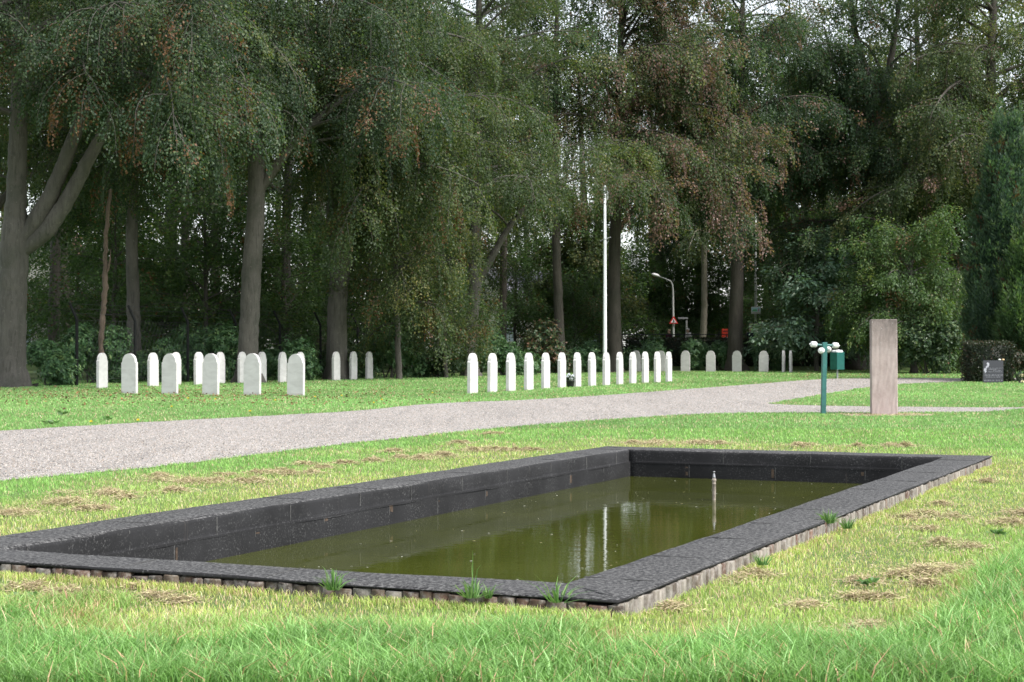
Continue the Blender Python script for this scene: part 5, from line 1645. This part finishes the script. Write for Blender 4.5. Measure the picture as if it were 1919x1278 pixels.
    T = np.where(beyond[:, None], g_far[k] * (1 + .12 * wnoise(x, y, .5, 12))[:, None], T)
    T = np.where(tall[:, None], T * np.array([[1.15, 1.12, 1.3]]), T)
    straw = rng.random(n) < np.clip(.05 + .16 * dry + .12 * np.clip(patch, 0, 1) * (1 - lush), 0, .5)
    T = np.where(straw[:, None], np.array([(.26, .20, .10)]) * rng.uniform(.6, 1.2, (n, 1)), T)
    T *= (1 + .09 * wnoise(x, y, 4.5, 14)[:, None]) * rng.uniform(.68, 1.32, (n, 1))
    T = np.clip(T * np.where(lush[:, None] > .4, np.array([[3.0, 2.3, 3.1]]), np.array([[2.85, 2.6, 3.6]])), .01, .75)
    o = np_mesh("grass", V.reshape(-1, 3), F, [M['grass']], None, tint=np.concatenate([T, T]))
    tag(o, "green lawn grass around the pool and between the headstones", "grass", kind="stuff")
make_grass()

def make_clippings():
    rng = np.random.default_rng(41)
    P, L = [], []
    for (x, y, r) in CL:
        r = max(r, .06)
        n = int(np.clip(6200 * r * 2.2, 240, 3600))
        nb = rng.integers(3, 7)
        bx = rng.normal(0, .55, nb) * r; by = rng.normal(0, .55, nb) * r * 1.1; bw = rng.uniform(.25, .85, nb) * r
        k = rng.integers(0, nb, n)
        ws = np.where(rng.random(n) < .4, 1.9, .55); dx = bx[k] + rng.normal(0, 1, n) * bw[k] * ws; dy = by[k] + rng.normal(0, 1, n) * bw[k] * ws
        rr_ = np.hypot(dx - bx[k], dy - by[k]) / bw[k]
        hz = np.clip(1 - rr_ * .7, 0, 1) * .05 * min(1, r / .12)
        P.append(np.stack([x + dx, y + dy, .010 + hz * rng.uniform(.3, 1, n) + rng.uniform(0, .018, n)], 1))
    # loose stray bits over the dry belt
    n = 5200
    u = rng.uniform(-1.3, PL + 1.6, n); v = rng.uniform(-1.3, PW + 2.0, n)
    m = ((u < -.1) | (u > PL + .1) | (v < -.1) | (v > PW + .1)); u, v = u[m], v[m]
    x, y = pool_xy(u, v); m = (wnoise(x, y, 2.2, 17) > .15) & ~in_poly(x, y, PATH)
    P.append(np.stack([x[m], y[m], np.full(m.sum(), .03) + rng.uniform(0, .02, m.sum())], 1))
    # round the pillar
    n = 1600; a = rng.uniform(0, 6.28, n); q = rng.uniform(.2, 1.05, n)
    P.append(np.stack([7.25 + q * .95 * np.cos(a), 32.85 + q * .62 * np.sin(a), rng.uniform(.008, .03, n)], 1))
    P = np.concatenate(P); n = len(P)
    u, v = pool_uv(P[:, 0], P[:, 1]); m = ~((u > -.07) & (u < PL + .07) & (v > -.07) & (v < PW + .07)); P = P[m]; n = len(P)
    a = rng.uniform(0, 6.28, n)
    ld = np.stack([np.cos(a), np.sin(a), rng.normal(0, .3, n)], 1)
    V = leaves(P, ld, np.array([0, 0, 1]) + rng.normal(0, .5, (n, 3)), rng.uniform(.018, .055, n), np.maximum(rng.uniform(.003, .006, n), P[:, 1] * .0003), rng)
    pal = np.array([(.46, .38, .25), (.40, .32, .20), (.54, .46, .30), (.33, .26, .16), (.42, .42, .20)])
    T = pal[rng.integers(0, 5, n)] * rng.uniform(.75, 1.2, (n, 1))
    o = np_mesh("grass_clippings", V, quads(n), [M['dry']], None, tint=T)
    tag(o, "brown dried mowing clippings lying in heaps on the lawn round the pool", "clippings", kind="stuff")
make_clippings()

def fallen_leaves():
    rng = np.random.default_rng(51); n = 3000
    px = np.concatenate([rng.normal(330, 260, n // 2), rng.uniform(-60, 760, n // 4), rng.uniform(1480, 1830, n // 4)])
    py = np.concatenate([rng.normal(741, 8, n // 2), rng.uniform(712, 762, n // 4), rng.normal(702, 5, n // 4)])
    py = np.maximum(py, 696)
    d = FPX * EYE / (py - HY); x = (px - CX) / FPX * d
    m = ~in_poly(x, d, PATH); x, d = x[m], d[m]; n = len(x)
    a = rng.uniform(0, 6.28, n)
    V = leaves(np.stack([x, d, rng.uniform(.02, .06, n)], 1), np.stack([np.cos(a), np.sin(a), rng.normal(0, .3, n)], 1), np.array([0, 0, 1]) + rng.normal(0, .5, (n, 3)), rng.uniform(.05, .09, n), rng.uniform(.03, .055, n), rng)
    T = BROWN[rng.integers(0, 4, n)] * rng.uniform(.9, 1.6, (n, 1))
    tag(np_mesh("fallen_leaves", V, quads(n), [M['dry']], None, tint=T), "brown beech leaves fallen on the shaded lawn", "leaves", kind="stuff")
fallen_leaves()

# tufts growing from the rim edge, broad leaved weeds and dandelions
def tuft(px, py, z, r, h, n, seed, label, wd=.004):
    rng = np.random.default_rng(seed); x, y, _ = gp(px, py, z)
    a = rng.uniform(0, 6.28, n); q = rng.random(n) ** .7
    bs = np.stack([x + np.cos(a) * r * .3 * q, y + np.sin(a) * r * .3 * q, np.full(n, z - .02)], 1)
    ln = h * rng.uniform(.25, 1.2, n); a = a + rng.normal(0, .6, n); r = r * rng.uniform(.3, 1.2, n)
    t1 = np.stack([np.cos(a) * r * q * .5, np.sin(a) * r * q * .5, ln * .6], 1); t2 = np.stack([np.cos(a) * r * q * 1.2, np.sin(a) * r * q * 1.2, ln * rng.uniform(.7, 1, n)], 1)
    s = np.stack([-np.sin(a + .8), np.cos(a + .8), np.zeros(n)], 1) * wd
    V = np.stack([bs - s, bs + s, bs + t1 - s * .8, bs + t1 + s * .8, bs + t2 - s * .1, bs + t2 + s * .1], 1)
    o_ = (np.arange(n) * 6)[:, None]
    F = np.concatenate([o_ + np.array([0, 1, 3, 2]), o_ + np.array([2, 3, 5, 4])])
    g = np.array([(.10, .22, .06), (.14, .27, .08), (.20, .30, .11)])[rng.integers(0, 3, n)]
    V -= np.array([x, y, z])
    o = np_mesh("grass_tuft", V.reshape(-1, 3), F, [M['grass']], None, tint=np.concatenate([g, g]))
    o.location = (x, y, z)
    tag(o, label, "grass tuft", "grass tufts growing at the pool rim")
tuft(625, 1098, .10, .10, .12, 60, 1, "bushy grass tuft on the near rim, the one farthest from the corner")
tuft(885, 1112, .10, .12, .10, 50, 2, "thin grass tuft with a tall stalk at the middle of the near rim")
tuft(886, 1110, .10, .03, .20, 5, 5, "single tall grass stalk rising from the near rim", .0025)
tuft(915, 1113, .10, .05, .07, 26, 6, "small upright grass tuft just beside the tall stalk on the near rim")
tuft(1045, 1120, .10, .14, .12, 40, 3, "wispy spreading grass tuft on the near rim close to the corner")
tuft(1553, 975, .10, .11, .09, 90, 4, "dense green grass tuft on the long brick side of the rim")
tuft(1587, 985, .06, .10, .08, 60, 7, "low green tuft among the bricks beyond the dense rim tuft")
tuft(1428, 1052, .06, .10, .07, 50, 8, "small green tuft against the bricks near the pool corner")

def weed(px, py, seed, r):
    rng = np.random.default_rng(seed); x, y, _ = gp(px, py); n = 26
    a = np.arange(n) * 2.399 + rng.normal(0, .5, n)
    ld = np.stack([np.cos(a), np.sin(a), rng.uniform(.1, .9, n)], 1)
    V = leaves(np.array([0, 0, .02]) + rng.normal(0, r * .35, (n, 3)) * np.array([1, 1, .2]), ld, np.tile([0, 0, 1.0], (n, 1)) + rng.normal(0, .5, (n, 3)), r * rng.uniform(.5, 1.0, n), r * .5, rng)
    g = np.array([(.09, .19, .05), (.13, .23, .075), (.16, .25, .12)])[rng.integers(0, 3, n)]
    o = np_mesh("broad_leaved_weed", V, quads(n), [M['grass']], None, tint=g); o.location = (x, y, 0.02)
    tag(o, "broad leaved weed rosette growing in the lawn grass", "weed", "weed rosettes scattered through the lawn")
for i, (a, b_, r) in enumerate([(45, 1135, .06), (1625, 1106, .055), (1550, 1255, .06), (1870, 1010, .055), (1370, 1262, .06), (1690, 1260, .055), (530, 1190, .05), (980, 1250, .05), (1760, 1200, .055), (120, 780, .12), (95, 797, .14), (200, 790, .11), (1310, 1222, .05)]):
    weed(a, b_, 600 + i, r)
def dandelion(px, py, seed):
    x, y, _ = gp(px, py); rng = np.random.default_rng(seed)
    root = empty("dandelion", (x, y, 0)); tag(root, "yellow dandelion flower dotted in the lawn beyond the path", "flower", "yellow dandelions in the far lawn")
    MB().tube([(0, 0, 0), (.005, 0, .06), (.008, 0, .085)], .004, 5).build("stalk", M['green_paint'] if False else plain_green, root)
    bloom(root, (.008, 0, .085), .022, M['yellow_petal'], seed)
plain_green = plain("flower_stalk", (.08, .15, .04), .6)
for i, (a, b_) in enumerate([(352, 753), (321, 770), (403, 755), (515, 757), (590, 750), (468, 779), (258, 797), (810, 742), (715, 756), (978, 730), (700, 762), (170, 800), (640, 748)]):
    dandelion(a, b_, 700 + i)

def loose_gravel():
    rng = np.random.default_rng(61); N = 260000
    d = np.exp(rng.uniform(math.log(15), math.log(78), N)); x = rng.uniform(-1, 1, N) * (.33 * d + .5)
    m = in_poly(x, d, PATH); x, d = x[m], d[m]; n = len(x)
    r = np.maximum(.0075 * rng.uniform(.6, 1.6, n), d * .00022 * rng.uniform(.6, 1.5, n)); h = r * rng.uniform(.6, 1.3, n)
    a = rng.uniform(0, 6.28, n); V = np.zeros((n, 5, 3))
    for k in range(4):
        q = r * rng.uniform(.7, 1.2, n)
        V[:, k, 0] = x + q * np.cos(a + k * 1.571); V[:, k, 1] = d + q * np.sin(a + k * 1.571); V[:, k, 2] = .0055
    V[:, 4, 0] = x + r * rng.normal(0, .25, n); V[:, 4, 1] = d + r * rng.normal(0, .25, n); V[:, 4, 2] = .006 + h
    o_ = (np.arange(n) * 5)[:, None]
    F = np.concatenate([o_ + np.array([k, (k + 1) % 4, 4]) for k in range(4)])
    pal = np.array([(.34, .30, .27), (.43, .39, .355), (.24, .215, .195), (.30, .25, .21), (.12, .115, .11), (.42, .40, .38)])
    T = pal[rng.integers(0, 6, n)] * rng.uniform(.8, 1.2, (n, 1))
    T = np.concatenate([T] * 4)
    tag(np_mesh("loose_gravel", V.reshape(-1, 3), F, [M['dry']], None, tint=T, k=3), "fine loose grit and small stones lying on the path", "gravel", kind="stuff")
loose_gravel()
